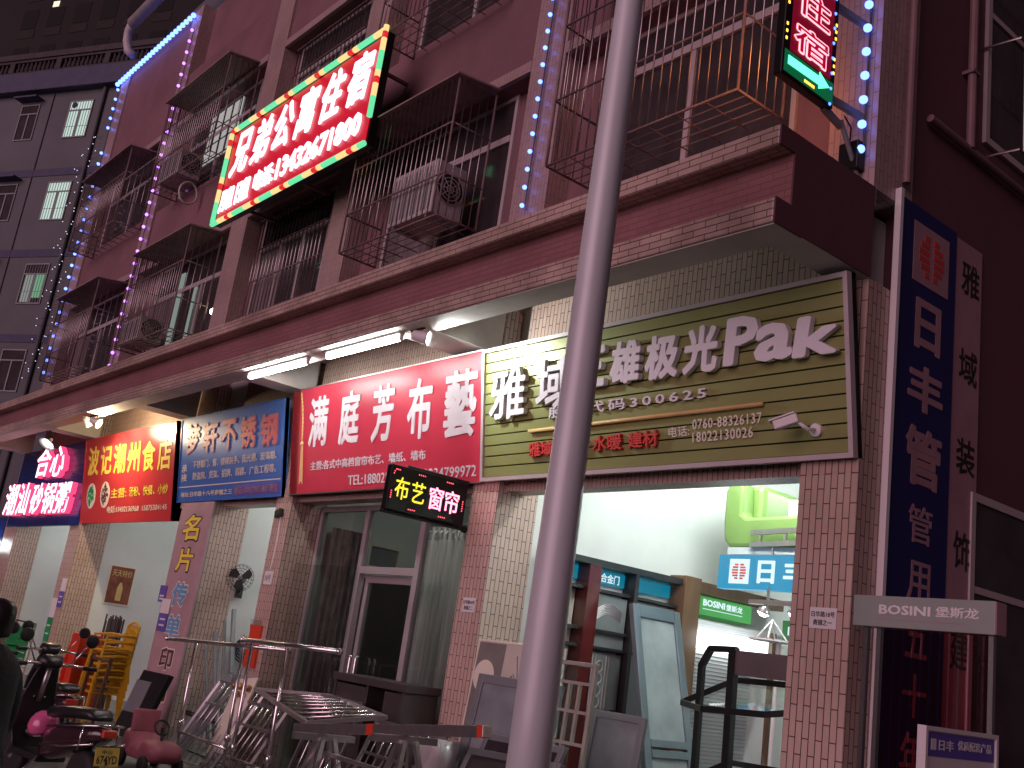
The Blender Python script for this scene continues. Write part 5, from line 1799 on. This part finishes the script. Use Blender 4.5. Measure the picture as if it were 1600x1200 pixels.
for k in range(3):
    a = 2 * math.pi * k / 3 + .4
    pl = [(0.02, -0.02), (0.16, -0.06), (0.17, 0.03), (0.12, 0.08), (0.03, 0.04)]
    uu, vv = fu * math.cos(a) + fv * math.sin(a), fv * math.cos(a) - fu * math.sin(a)
    mb.prism(pl, fc, uu, vv + fd * 0.3, fd * 0.004)
mb.build('blades', M_['blackp'], fn)
mb = MB()
mb.lathe(fc - fd * 0.01, fd, [(-0.13, 0.05), (-0.06, 0.055), (0.0, 0.03), (0.05, 0.03), (0.06, 0.01)], 16)
mb.build('motor', M_['greymetal'], fn, smooth=True)
mb = MB()
mb.tube([fc - fd * 0.1, fc - fd * 0.13 - Z * 0.12, (-13.71, 6.52, 2.02)], 0.016, 8)
mb.box(-13.71, -13.695, 6.47, 6.57, 1.94, 2.1)
mb.build('wall_arm', M_['blackp'], fn)

# ================================================================== CHAIRS AND BITS BEFORE THE FOOD SHOP


def stool(label, loc, first=None):
    if first:
        return clone(first, loc, 0, label)
    t = thing('stacked_stool', label, 'stool', loc, 'red plastic stools in the stack')
    x, y, z = loc
    mb_ = MB()
    mb_.box(x - .17, x + .17, y - .17, y + .17, z + .40, z + .43)
    mb_.build('seat', M_['redplastic'], t, bevel=0.015)
    for sx in (-1, 1):
        for sy in (-1, 1):
            mb_ = MB()
            mb_.bar((x + .14 * sx, y + .14 * sy, z + .40), (x + .20 * sx, y + .20 * sy, z), 0.05, 0.02)
            mb_.build('leg', M_['redplastic'], t)
    mb_ = MB()
    for s in (-1, 1):
        mb_.box(x - .17, x + .17, y + .165 * s - .006, y + .165 * s + .006, z + .28, z + .40)
        mb_.box(x + .165 * s - .006, x + .165 * s + .006, y - .155, y + .155, z + .28, z + .40)
    mb_.build('apron', M_['redplastic'], t)
    return t


sx, sy = -16.35, 5.55
f_ = stool('red plastic stool at the bottom of the stack beside the yellow chairs', (sx, sy, 0.0))
nm = ['second', 'third', 'fourth', 'fifth', 'sixth', 'seventh', 'eighth']
for k in range(8):
    stool('red plastic stool, ' + nm[k] + ' from the ground in the stack beside the yellow chairs' if k < 7 else 'red plastic stool on top of the stack beside the yellow chairs', (sx + 0.004 * k, sy - 0.003 * k, 0.09 * (k + 1)), f_)


def armchair(label, loc, first=None):
    if first:
        return clone(first, loc, 0, label)
    t = thing('plastic_armchair', label, 'chair', loc, 'yellow plastic chairs in the stack')
    x, y, z = loc
    MB().box(x - .22, x + .22, y - .21, y + .21, z + .40, z + .43).build('seat', M_['yellow'], t, bevel=0.012)
    mb_ = MB()
    top = []
    for k in range(9):
        s = -0.22 + 0.44 * k / 8
        top.append((x + s, y + .25, z + .78 + 0.06 * math.cos(s / 0.22 * 1.5)))
    mb_.tube([(x - .22, y + .21, z + .42)] + top + [(x + .22, y + .21, z + .42)], 0.018, 8)
    for k in range(1, 6):
        s = -0.22 + 0.44 * k / 6
        mb_.bar((x + s * .7, y + .21, z + .42), (x + s, y + .25, z + .80), 0.032, 0.012)
    mb_.build('backrest', M_['yellow'], t, smooth=False)
    for s in (-1, 1):
        MB().tube([(x + s * .23, y - .20, z + .42), (x + s * .26, y - .19, z + .62), (x + s * .26, y + .05, z + .645), (x + s * .23, y + .24, z + .64)], 0.02, 8).build('armrest', M_['yellow'], t, smooth=True)
        for yy in (-1, 1):
            MB().bar((x + s * .20, y + yy * .19, z + .40), (x + s * .25, y + yy * .24, z), 0.045, 0.03).build('leg', M_['yellow'], t)
    return t


cx, cy = -15.5, 5.6
f_ = armchair('yellow plastic armchair at the bottom of the stack by the pink board', (cx, cy, 0.0))
for k in range(6):
    armchair(('yellow plastic armchair, ' + nm[k] + ' from the ground in the stack by the pink board') if k < 5 else 'yellow plastic armchair on top of the stack by the pink board', (cx + 0.004 * k, cy + 0.003 * k, 0.095 * (k + 1)), f_)
lb = thing('dark_board', 'dark board leaning on the foot of the pink board', 'board', (-13.7, 5.3, 0))
MB().obox((-13.55, 5.45, 0.45), (0.3, 0.05, 0), (-0.01, 0.04, -0.01), (0.2, 0.05, 0.42)).build('panel', M_['blackp'], lb, bevel=0.01)
MB().obox((-13.62, 5.395, 0.55), (0.16, 0.03, 0), (0, 0.004, 0), (0.08, 0.02, 0.2)).build('label_field', M_['greymetal'], lb)
bc = thing('bamboo_bundle', 'dark bundle of sticks standing in the food shop doorway behind the red stools', 'stick bundle', (-16.9, 6.0, 0))
mb = MB()
for k in range(26):
    mb.tube([(-17.15 + 0.022 * k, 6.0 + 0.05 * (k % 3), 0.0), (-17.15 + 0.022 * k + random.uniform(-.03, .03), 6.02 + 0.05 * (k % 3), 1.42 + random.uniform(-.06, .06))], 0.014, 6)
mb.build('sticks', M_['dark'], bc)
tfr = thing('table_frame', 'brown folding table leaning in front of the yellow chairs', 'table', (-14.85, 5.15, 0))
mb = MB()
mb.bar((-15.15, 5.2, 0.0), (-14.95, 5.2, 0.95), 0.04)
mb.bar((-14.45, 5.2, 0.0), (-14.25, 5.2, 0.95), 0.04)
mb.bar((-15.0, 5.2, 0.9), (-14.25, 5.2, 0.9), 0.04)
mb.build('frame', M_['wood'], tfr)
gc = thing('ice_box', 'low brown crate of bottles on the pavement below the red stools', 'crate', (-15.7, 5.0, 0))
mb = MB()
for k in range(4):
    mb.box(-16.0, -15.35, 4.82, 4.84, 0.05 + .1 * k, 0.12 + .1 * k)
    mb.box(-16.0, -15.35, 5.16, 5.18, 0.05 + .1 * k, 0.12 + .1 * k)
    mb.box(-16.0, -15.98, 4.84, 5.16, 0.05 + .1 * k, 0.12 + .1 * k)
    mb.box(-15.37, -15.35, 4.84, 5.16, 0.05 + .1 * k, 0.12 + .1 * k)
mb.build('crate', M_['wood'], gc)
mb = MB()
for k in range(10):
    mb.lathe((-15.92 + 0.12 * (k % 5), 4.93 + .14 * (k // 5), 0.06), Z, [(0, .035), (.2, .035), (.28, .014), (.36, .014)], 10)
mb.build('bottles', M_['redplastic'], gc, smooth=True)
# rack with green crates and glass door bits at the far left shop
for k, (xx, yy, zz) in enumerate(((-21.0, 5.6, 0.05), (-21.0, 5.6, 0.38), (-21.0, 5.6, 0.71), (-20.3, 5.6, 0.38), (-20.3, 5.6, 0.71))):
    if k == 0:
        t = thing('green_crate', '', 'crate', (xx, yy, zz), 'green plastic crates at the far left shop')
        mb = MB()
        mb.box(xx - .28, xx + .28, yy - .18, yy + .18, zz, zz + .02)
        for q in range(3):
            z0 = zz + .03 + q * .1
            for s in (-1, 1):
                mb.box(xx - .28, xx + .28, yy + s * .175 - .008, yy + s * .175 + .008, z0, z0 + .075)
                mb.box(xx + s * .275 - .008, xx + s * .275 + .008, yy - .166, yy + .166, z0, z0 + .075)
        for sx_ in (-1, 1):
            for sy_ in (-1, 1):
                mb.box(xx + .275 * sx_ - .012, xx + .275 * sx_ + .012, yy + .175 * sy_ - .012, yy + .175 * sy_ + .012, zz + .02, zz + .32)
        mb.build('crate', M_['greenp'], t)
        gcr = t
    else:
        t = clone(gcr, (xx, yy, zz))
    t['label'] = ['green plastic crate at the foot of the left pile by the person', 'green plastic crate in the middle of the left pile by the person',
                  'green plastic crate on top of the left pile by the person', 'lower green plastic crate of the right pile by the person at the left edge', 'upper green plastic crate of the right pile by the person at the left edge'][k]
gp_ = thing('crate_shelf', 'steel shelf carrying the green crates at the far left shop', 'shelf', (-20.6, 5.6, 0))
mb = MB()
for xx in (-21.35, -20.65, -19.95):
    for yy in (5.38, 5.82):
        mb.bar((xx, yy, 0.0), (xx, yy, 1.12), 0.025)
for yy in (5.38, 5.82):
    mb.bar((-21.35, yy, 1.11), (-19.95, yy, 1.11), 0.025)
mb.bar((-20.64, 5.6, 0.355), (-19.96, 5.6, 0.355), 0.44, 0.02)
mb.build('frame', M_['steel'], gp_)

# ================================================================== SCOOTER
sc_ = thing('scooter', 'dark electric scooter with a yellow number plate and chrome guards', 'scooter', (-9.75, 3.22, 0))
sF = Vector((-0.98, -0.17, 0)).normalized()          # to the front
sS = Vector((-sF.y, sF.x, 0))                          # left side
SB = Vector((-9.75, 3.22, 0))


def sw(a, b_, c_):
    return SB + sF * a + sS * b_ + Z * c_


for nmw, a in (('rear_wheel', -0.58), ('front_wheel', 0.62)):
    mb = MB()
    mb.lathe(sw(a, 0, 0.22), sS, [(-.045, .14), (-.05, .19), (-.03, .22), (.03, .22), (.05, .19), (.045, .14)], 28)
    wo_ = mb.build(nmw, M_['rubber'], sc_, smooth=True)
    mb = MB()
    mb.lathe(sw(a, 0, 0.22), sS, [(-.046, .03), (-.03, .14), (.03, .14), (.046, .03)], 20)
    mb.build('rim', M_['steel2'], wo_)


def ring(a, c_, w_, h_, n=14, pw=0.6):
    out = []
    for k in range(n):
        g = 2 * math.pi * k / n
        co, si = math.cos(g), math.sin(g)
        out.append(sw(a, w_ * math.copysign(abs(co) ** pw, co), c_ + h_ * math.copysign(abs(si) ** pw, si)))
    return out


MB().loft([ring(-0.86, 0.58, .03, .02), ring(-0.80, 0.58, .08, .05), ring(-0.6, 0.54, .13, .10), ring(-0.3, 0.48, .15, .14), ring(-0.08, 0.42, .14, .14), ring(0.0, 0.36, .12, .10)]).build('body', mat('dark plum lacquer', (0.045, 0.018, 0.026), 0.18, var=0.1, coat=0.7), sc_, smooth=True)
MB().loft([ring(-0.72, 0.70, .09, .02), ring(-0.66, 0.72, .12, .045), ring(-0.3, 0.70, .13, .05), ring(-0.0, 0.66, .12, .05), ring(0.06, 0.64, .07, .03)]).build('seat', M_['blackp'], sc_, smooth=True)
mb = MB()
mb.obox(sw(0.22, 0, 0.28), sF * .26, sS * .13, Z * .03)
mb.build('footboard', M_['blackp'], sc_, bevel=0.01)
MB().loft([ring(0.42, 0.27, .13, .03), ring(0.46, 0.45, .17, .05), ring(0.44, 0.72, .16, .05), ring(0.40, 0.90, .12, .04), ring(0.37, 1.0, .09, .03)]).build('leg_shield', M_['blackp'], sc_, smooth=True)
MB().loft([ring(0.38, 0.42, .03, .03), ring(0.62, 0.47, .07, .03), ring(0.80, 0.40, .06, .03), ring(0.86, 0.30, .03, .02)]).build('front_mudguard', M_['blackp'], sc_, smooth=True)
mb = MB()
mb.tube([sw(0.64, .06, .22), sw(0.44, .05, .75)], 0.02, 8)
mb.tube([sw(0.64, -.06, .22), sw(0.44, -.05, .75)], 0.02, 8)
mb.tube([sw(0.43, 0, .7), sw(0.36, 0, 1.02)], 0.025, 8)
mb.build('fork', M_['steel2'], sc_, smooth=True)
mb = MB()
mb.tube([sw(0.26, .34, 1.02), sw(0.34, .18, 1.03), sw(0.36, 0, 1.02), sw(0.34, -.18, 1.03), sw(0.26, -.34, 1.02)], 0.014, 8)
ho_ = mb.build('handlebar', M_['steel'], sc_, smooth=True)
mb = MB()
for s in (-1, 1):
    mb.tube([sw(0.28, .27 * s, 1.02), sw(0.24, .38 * s, 1.02)], 0.02, 10)
mb.build('grips', M_['blackp'], ho_)
MB().loft([ring(0.28, 1.03, .06, .03), ring(0.36, 1.05, .12, .06), ring(0.46, 1.02, .10, .06), ring(0.52, 0.98, .05, .03)]).build('headlamp_cowl', M_['blackp'], sc_, smooth=True)
for s in (-1, 1):
    mb = MB()
    mb.tube([sw(0.33, .17 * s, 1.04), sw(0.31, .24 * s, 1.15), sw(0.30, .28 * s, 1.22)], 0.007, 6)
    mo = mb.build('mirror_stalk', M_['steel'], sc_, smooth=True)
    mb = MB()
    mb.lathe(sw(0.30, .31 * s, 1.26), sF, [(-.012, .05), (-.008, .062), (.008, .06), (.02, .03)], 18)
    mb.build('mirror', M_['blackp'], mo, smooth=True)
mb = MB()
for s in (-1, 1):
    mb.tube([sw(-0.15, .16 * s, .56), sw(-0.55, .17 * s, .62), sw(-0.86, .12 * s, .66), sw(-0.90, 0, .67)], 0.009, 8)
    mb.tube([sw(-0.05, .15 * s, .40), sw(-0.5, .18 * s, .45), sw(-0.88, .14 * s, .52)], 0.009, 8)
    mb.tube([sw(-0.72, .17 * s, .45), sw(-0.72, .16 * s, .64)], 0.008, 8)
mb.tube([sw(-0.05, .14, .3), sw(0.05, .26, .1), sw(0.15, .27, .02)], 0.01, 8)
mb.build('chrome_guards', M_['steel'], sc_, smooth=True)
pc = sw(-0.90, 0.0, 0.43)
pn = (-sF + Z * 0.15).normalized()
pu = -sS
pv = pn.cross(pu)
pu = pu
MB().obox(pc, pu * 0.105, pv * 0.07, pn * 0.003).build('number_plate', mat('plate yellow', (0.72, 0.50, 0.08), 0.35, var=0.08), sc_)
text('674YD', pc + pn * 0.003, pu, pv, -0.09, 0.09, -0.055, 0.01, M_['blackink'], 'plate_number', sc_, bold=0.02, ext=0.001)
text('中山', pc + pn * 0.003, pu, pv, -0.05, 0.04, 0.02, 0.055, M_['blackink'], 'plate_number', sc_, bold=0.02, ext=0.001)
MB().obox(sw(-0.86, 0, .60), sF * .02, sS * .06, Z * .03).build('tail_light', M_['redplastic'], sc_, bevel=0.01)
mb = MB()
mb.bar(sw(-0.84, 0, .5), sw(-0.90, 0, .36), 0.05, 0.02)
mb.build('plate_bracket', M_['blackp'], sc_)
hm = thing('helmet', 'shiny pink helmet hanging at the front of the dark scooter', 'helmet', sw(0.20, 0.02, 0.5))
hcn = sw(0.20, 0.02, 0.53)
mb = MB()
mb.lathe(hcn, Vector((0.1, -0.35, 1)), [(-.06, .115), (-.03, .13), (.02, .128), (.07, .10), (.105, .055), (.12, .005)], 24)
mb.build('shell', M_['pinkp'], hm, smooth=True)
mb = MB()
mb.lathe(hcn, Vector((0.1, -0.35, 1)), [(-.075, .10), (-.065, .125), (-.055, .12)], 24)
mb.build('rim', M_['blackp'], hm)

sc2 = clone(sc_, (-11.1, 2.95, 0), R(9), 'second dark electric scooter farther away, half hidden behind the person in black')
for ch in list(sc2.children):
    if ch.name.startswith(('number_plate', 'plate_number')):
        bpy.data.objects.remove(ch)
sc_['group'] = sc2['group'] = 'electric scooters at the left'
sc3 = clone(sc2, (-12.3, 3.9, 0), R(-12), 'third dark electric scooter, farthest from the street, in front of the red stools')

# pink ride-on toy further back
ty = thing('ride_on_toy', 'pink ride on toy car parked beyond the scooter', 'toy car', (-11.3, 4.75, 0))
rings = []
for a, w_, z0, z1 in ((-.44, .12, .2, .30), (-.40, .17, .13, .38), (-.25, .19, .11, .36), (-.18, .19, .10, .24), (.10, .19, .10, .24), (.16, .19, .11, .33), (.38, .18, .12, .31), (.46, .12, .16, .25)):
    rings.append([Vector((-11.3 + a, 4.75 + w_ * math.copysign(abs(math.cos(2 * math.pi * k / 16)) ** .5, math.cos(2 * math.pi * k / 16)), (z0 + z1) / 2 + (z1 - z0) / 2 * math.copysign(abs(math.sin(2 * math.pi * k / 16)) ** .5, math.sin(2 * math.pi * k / 16)))) for k in range(16)])
MB().loft(rings).build('body', M_['dullpink'], ty, smooth=True)
MB().obox((-11.60, 4.75, .46), (.03, 0, .01), (0, .15, 0), (-.02, 0, .12)).build('seat_back', M_['dullpink'], ty, bevel=.02)
for a in (-.3, .3):
    for s in (-1, 1):
        MB().lathe((-11.3 + a, 4.75 + s * .19, .09), (0, s, 0), [(-.03, .06), (-.025, .09), (.025, .09), (.03, .06)], 18).build('wheel', M_['rubber'], ty, smooth=True)
MB().tube([(-11.08, 4.75, .3), (-11.13, 4.75, .45)], 0.015, 8).build('steering_column', M_['blackp'], ty)
MB().tube([(-11.14 - .04 * math.sin(k * .5236), 4.75 + .08 * math.cos(k * .5236), .45 + .07 * math.sin(k * .5236)) for k in range(12)], 0.012, 8, closed=True).build('steering_wheel', M_['blackp'], ty, smooth=True)

# ================================================================== PERSON AT THE LEFT EDGE
pe = thing('person', 'person with short dark hair in a long black coat walking away at the left edge', 'person', (-6.35, 1.66, -0.15))
PB = Vector((-6.35, 1.66, -0.15))
hd = Vector((-0.80, -0.6, 0)).normalized()      # walking direction
sd_ = Vector((-hd.y, hd.x, 0))                  # left


def pw_(a, b_, c_):
    return PB + hd * a + sd_ * b_ + Z * c_


def skinbody(name, V, E, Rr, m, sub=1, root=0):
    me = bpy.data.meshes.new(name)
    me.from_pydata([tuple(Vector(p) - PB) for p in V], E, [])
    me.materials.append(m)
    o = bpy.data.objects.new(name, me)
    COL.objects.link(o)
    o.parent = pe
    sk = o.modifiers.new('skin', 'SKIN')
    me.skin_vertices.new() if not me.skin_vertices else None
    for i, r_ in enumerate(Rr):
        s_ = me.skin_vertices[0].data[i]
        s_.radius = r_ if isinstance(r_, tuple) else (r_, r_)
        s_.use_root = (i == root)
    sk.use_smooth_shade = True
    ss = o.modifiers.new('sub', 'SUBSURF')
    ss.levels = ss.render_levels = sub
    return o


H = 1.665
V = [pw_(0, 0, .92), pw_(0, 0, 1.1), pw_(.01, 0, 1.28), pw_(0, 0, 1.40), pw_(.015, 0, 1.47), pw_(.03, 0, 1.53), pw_(.035, 0, 1.60)]
Rr = [(.15, .11), (.13, .10), (.15, .10), (.09, .075), (.052, .052), (.074, .082), (.072, .086)]
E = [(0, 1), (1, 2), (2, 3), (3, 4), (4, 5), (5, 6)]
for s in (-1, 1):
    i0 = len(V)
    V += [pw_(0, .17 * s, 1.36), pw_(-.03, .215 * s, 1.10), pw_(.06, .225 * s, .86), pw_(.075, .225 * s, .82), pw_(.085, .225 * s, .775)]
    Rr += [.062, .048, .032, (.035, .02), (.036, .018)]
    E += [(2, i0), (i0, i0 + 1), (i0 + 1, i0 + 2), (i0 + 2, i0 + 3), (i0 + 3, i0 + 4)]
    for q in range(4):                              # fingers, slightly curled
        j = len(V)
        o_ = (-.027 + .018 * q)
        ln = (.062, .072, .068, .054)[q]
        V += [pw_(.085 + o_ * .8, .225 * s, .755), pw_(.092 + o_, (.225 - .006) * s, .755 - ln * .55), pw_(.090 + o_, (.225 - .024) * s, .755 - ln)]
        Rr += [.0095, .009, .0075]
        E += [(i0 + 4, j), (j, j + 1), (j + 1, j + 2)]
    j = len(V)
    V += [pw_(.115, (.215) * s, .79), pw_(.132, .203 * s, .755)]
    Rr += [.011, .009]
    E += [(i0 + 3, j), (j, j + 1)]
    i1 = len(V)
    st = 0.20 * s
    V += [pw_(st * .2, .09 * s, .84), pw_(st * .75, .095 * s, .48), pw_(st * 1.0 - .06, .095 * s, .09), pw_(st * 1.0 + .10, .10 * s, .045)]
    Rr += [.088, .058, .042, (.042, .032)]
    E += [(0, i1), (i1, i1 + 1), (i1 + 1, i1 + 2), (i1 + 2, i1 + 3)]
skinbody('body', V, E, Rr, M_['skin'], 2)


def pring(c, ra, rb, n=20, rot=0):
    return [c + hd * ra * math.sin(2 * math.pi * k / n) + sd_ * rb * math.cos(2 * math.pi * k / n) for k in range(n)]


cr_ = []
for z_, ra, rb, off in ((.55, .20, .245, -.02), (.75, .18, .235, -.01), (.95, .165, .215, 0), (1.12, .15, .20, 0), (1.28, .15, .215, 0), (1.37, .13, .205, -.005), (1.415, .10, .14, -.005), (1.45, .072, .085, 0.0), (1.475, .066, .075, .005)):
    cr_.append([p + hd * 0.008 * math.sin(3 * k + z_ * 20) for k, p in enumerate(pring(pw_(off, 0, z_), ra, rb))])
MB().loft(cr_).build('coat', M_['coat'], pe, smooth=True, sub=1)
for s in (-1, 1):
    V = [pw_(0, .165 * s, 1.365), pw_(-.015, .205 * s, 1.24), pw_(-.03, .222 * s, 1.10), pw_(.02, .228 * s, .97), pw_(.055, .227 * s, .875)]
    MB().tube(V, [.07, .07, .06, .054, .05], 14).build('coat_sleeve', M_['coat'], pe, smooth=True, sub=1)
    st = 0.20 * s
    MB().tube([pw_(st * .15, .09 * s, .86), pw_(st * .5, .093 * s, .66), pw_(st * .75, .095 * s, .48), pw_(st * .92 - .03, .095 * s, .24), pw_(st - .06, .095 * s, .08)], [.11, .095, .078, .07, .068], 14).build('trouser_leg', M_['jeans'], pe, smooth=True)
    MB().loft([pring(pw_(st - .10, .095 * s, .0), .03, .03, 12), pring(pw_(st - .06, .095 * s, .05), .07, .045, 12), pring(pw_(st + .0, .097 * s, .085), .09, .048, 12), pring(pw_(st + .08, .10 * s, .06), .09, .045, 12), pring(pw_(st + .14, .10 * s, .02), .03, .03, 12)]).build('shoe', M_['blackp'], pe, smooth=True)
# head with face, ears and hair
hc = pw_(.035, 0, 1.57)
rr = []
for k, (dz, ra, rb, off) in enumerate(((-.115, .03, .03, .045), (-.10, .055, .05, .03), (-.06, .078, .064, .015), (-.01, .090, .072, .003), (.04, .096, .077, -.004), (.08, .088, .072, -.008), (.105, .058, .05, -.01), (.115, .02, .02, -.01))):
    rr.append(pring(hc + Z * dz + hd * off, ra, rb, 18))
MB().loft(rr).build('head', M_['skin'], pe, smooth=True, sub=1)
mb = MB()
mb.loft([pring(hc + hd * .098 + Z * -.005, .008, .008, 8), pring(hc + hd * .108 + Z * -.03, .016, .014, 8), pring(hc + hd * .100 + Z * -.043, .012, .016, 8)])
mb.build('nose', M_['skin'], pe, smooth=True)
mb = MB()
mb.tube([hc + hd * .092 + sd_ * (-.024 + .012 * k) + Z * (-.07 - .003 * (k % 2)) for k in range(5)], 0.006, 6)
mb.build('mouth', mat('lips', (0.30, 0.12, 0.10), 0.5), pe)
mb = MB()
for s in (-1, 1):
    mb.lathe(hc + hd * .086 + sd_ * .032 * s + Z * .008, hd, [(0, .012), (.006, .009), (.009, .003)], 12)
mb.build('eyes', M_['blackp'], pe)
for s in (-1, 1):
    mb = MB()
    mb.lathe(hc + sd_ * .076 * s + Z * -.005 - hd * .005, sd_ * s, [(-.006, .028), (.004, .03), (.010, .022), (.008, .008)], 14)
    mb.build('ear', M_['skin'], pe, smooth=True)
rr = []
for dz, ra, rb, off in ((-.075, .05, .06, -.052), (-.04, .072, .078, -.035), (.0, .09, .085, -.022), (.045, .107, .088, -.014), (.09, .10, .083, -.012), (.125, .07, .06, -.014), (.14, .02, .02, -.015)):
    g = pring(hc + Z * dz + hd * off, ra, rb, 18)
    rr.append([p + Vector((random.uniform(-.004, .004), random.uniform(-.004, .004), random.uniform(-.005, .005))) for p in g])
MB().loft(rr).build('hair', M_['hair'], pe, smooth=True, sub=1)

# ================================================================== NEIGHBOUR BUILDING AND TOWER
NU = Vector((-0.879, -0.477, 0))
NN = Vector((-0.477, 0.879, 0))          # away from the camera
ND = 25.0
NB0 = Vector((0, 0, 0)) + NN * ND
ngb = thing('apartment_block', 'grey apartment block with dark blue bands and a balustrade on its roof, far left', 'building', NB0 + NU * 33)


def nbx(mb_, h0, h1, d0, d1, z0, z1):
    c_ = NB0 + NU * ((h0 + h1) / 2) + NN * ((d0 + d1) / 2) + Z * ((z0 + z1) / 2)
    return mb_.obox(c_, NU * (h1 - h0) / 2, NN * (d1 - d0) / 2, Z * (z1 - z0) / 2)


nbx(MB(), 20, 45, 0, 10, 0, 19.3).build('wall', M_['neigh'], ngb)
for zz in (16.13, 13.03, 9.93, 6.83, 3.73):
    nbx(MB(), 20, 45, -0.03, -0.002, zz - 0.28, zz).build('blue_band', M_['neighband'], ngb)
mb = MB()
nbx(mb, 20, 45, -0.35, 0.3, 19.22, 19.52)
nbx(mb, 20, 45, -0.2, 0.3, 19.524, 20.1)
mb.build('cornice', M_['neighband'], ngb, bevel=0.03)
bal = MB()
nbx(bal, 20, 45, -0.12, 0.12, 20.1, 20.2)
nbx(bal, 20, 45, -0.16, 0.16, 20.72, 20.95)
nbx(bal, 20, 45, -0.1, 0.1, 20.62, 20.72)
hq = 26.0
k = 0
while hq < 36:
    c_ = NB0 + NU * hq
    if k % 11 == 0:
        nbx(bal, hq - .12, hq + .12, -.13, .13, 20.2, 20.62)
    else:
        bal.lathe(c_ + Z * 20.2, Z, [(0, .06), (.04, .05), (.12, .075), (.24, .04), (.34, .05), (.42, .06)], 8)
    hq += 0.21
    k += 1
bal.build('balustrade', M_['neightop'], ngb)


def nwin(h0, h1, z0, z1, m, grid=True):
    f = MB()
    t_ = .045
    for a_ in ((h0, h1, z0, z0 + t_), (h0, h1, z1 - t_, z1), (h0, h0 + t_, z0 + t_, z1 - t_), (h1 - t_, h1, z0 + t_, z1 - t_), ((h0 + h1) / 2 - .03, (h0 + h1) / 2 + .03, z0 + t_, z0 + (z1 - z0) * .72)):
        nbx(f, a_[0], a_[1], -.04, -.002, a_[2], a_[3])
    nbx(f, h0 + t_, h1 - t_, -.045, -.002, z0 + (z1 - z0) * .72, z0 + (z1 - z0) * .72 + .05)
    if grid:
        for k_ in range(1, 9):
            hh_ = h0 + (h1 - h0) * k_ / 9
            nbx(f, hh_ - .008, hh_ + .008, -.03, -.014, z0 + t_, z1 - t_)
        nbx(f, h0 + t_, h1 - t_, -.028, -.015, z0 + (z1 - z0) * .3, z0 + (z1 - z0) * .3 + .015)
    fo = f.build('window', M_['greymetal'], ngb)
    nbx(MB(), h0 + t_, h1 - t_, -.012, -.004, z0 + t_, z1 - t_).build('pane', m, fo)


for i, z1 in enumerate((18.8, 15.6, 12.5, 9.4, 6.25)):
    nwin(28.5, 29.6, z1 - 1.48, z1, (M_['lit_win'], M_['lit_win'], M_['darkglass'], M_['darkglass'], M_['lit_dim'])[i], i < 3)
    nwin(31.05, 31.95, z1 - 1.45, z1, M_['darkglass'], False)
nbx(MB(), 28.6, 29.0, -.018, -.0125, 11.25, 12.1).build('green_pane', M_['lit_grn'], ngb)
mb = MB()
nbx(mb, 28.98, 29.5, -.018, -.0125, 11.1, 12.1)
mb.build('dim_pane', M_['lit_dim'], ngb)
c_ = NB0 + NU * 29.35 - NN * 0.05 + Z * 18.62
MB().lathe(c_, NN, [(0, .12), (.02, .12)], 18).build('exhaust_fan', M_['blackp'], ngb)
mb = MB()
mb.tube([NB0 + NU * 28.05 - NN * .08 + Z * 3, NB0 + NU * 28.05 - NN * .08 + Z * 19.2], 0.07, 10)
mb.tube([NB0 + NU * 30.5 - NN * .03 + Z * 3, NB0 + NU * 30.5 - NN * .03 + Z * 19.2], 0.02, 6)
mb.build('drain_pipe', M_['neigh'], ngb)
mb = MB()
for i, z1 in enumerate((18.8, 15.6, 12.5, 9.4)):
    nbx(mb, 30.95, 32.05, -.4, -.02, z1 + .12, z1 + .18)
mb.build('window_hood', M_['neighband'], ngb)
tw = thing('tower_block', 'dark high rise tower rising unlit behind the grey apartment block', 'building', NN * 46 + NU * 58)
mb = MB()
mb.obox(NN * 55 + NU * 55 + Z * 30, NU * 18, NN * 9, Z * 30)
mb.build('wall', M_['tower'], tw)
wm = mat('dull dark glazing', (0.006, 0.006, 0.006), 0.9)
sm = mat('sill', (0.022, 0.019, 0.018), 0.9)
for k in range(7):
    for q in range(6):
        zz, hh_ = 30 + k * 3.0, 48.5 + q * 2.4
        f = MB().obox(NN * 45.985 + NU * hh_ + Z * (zz + 1.2), NU * .7, NN * .012, Z * .75).build('window', wm, tw)
        MB().obox(NN * 45.98 + NU * hh_ + Z * zz, NU * .75, NN * .015, Z * .3).build('sill', sm, f)
MB().obox(NN * 45.95 + NU * 58.35 + Z * 41.2, NU * .28, NN * .01, Z * .22).build('lit_lamp', emis('far lamp', (1, 0.85, 0.6), 1.2), tw)

print('objects', len(bpy.data.objects))
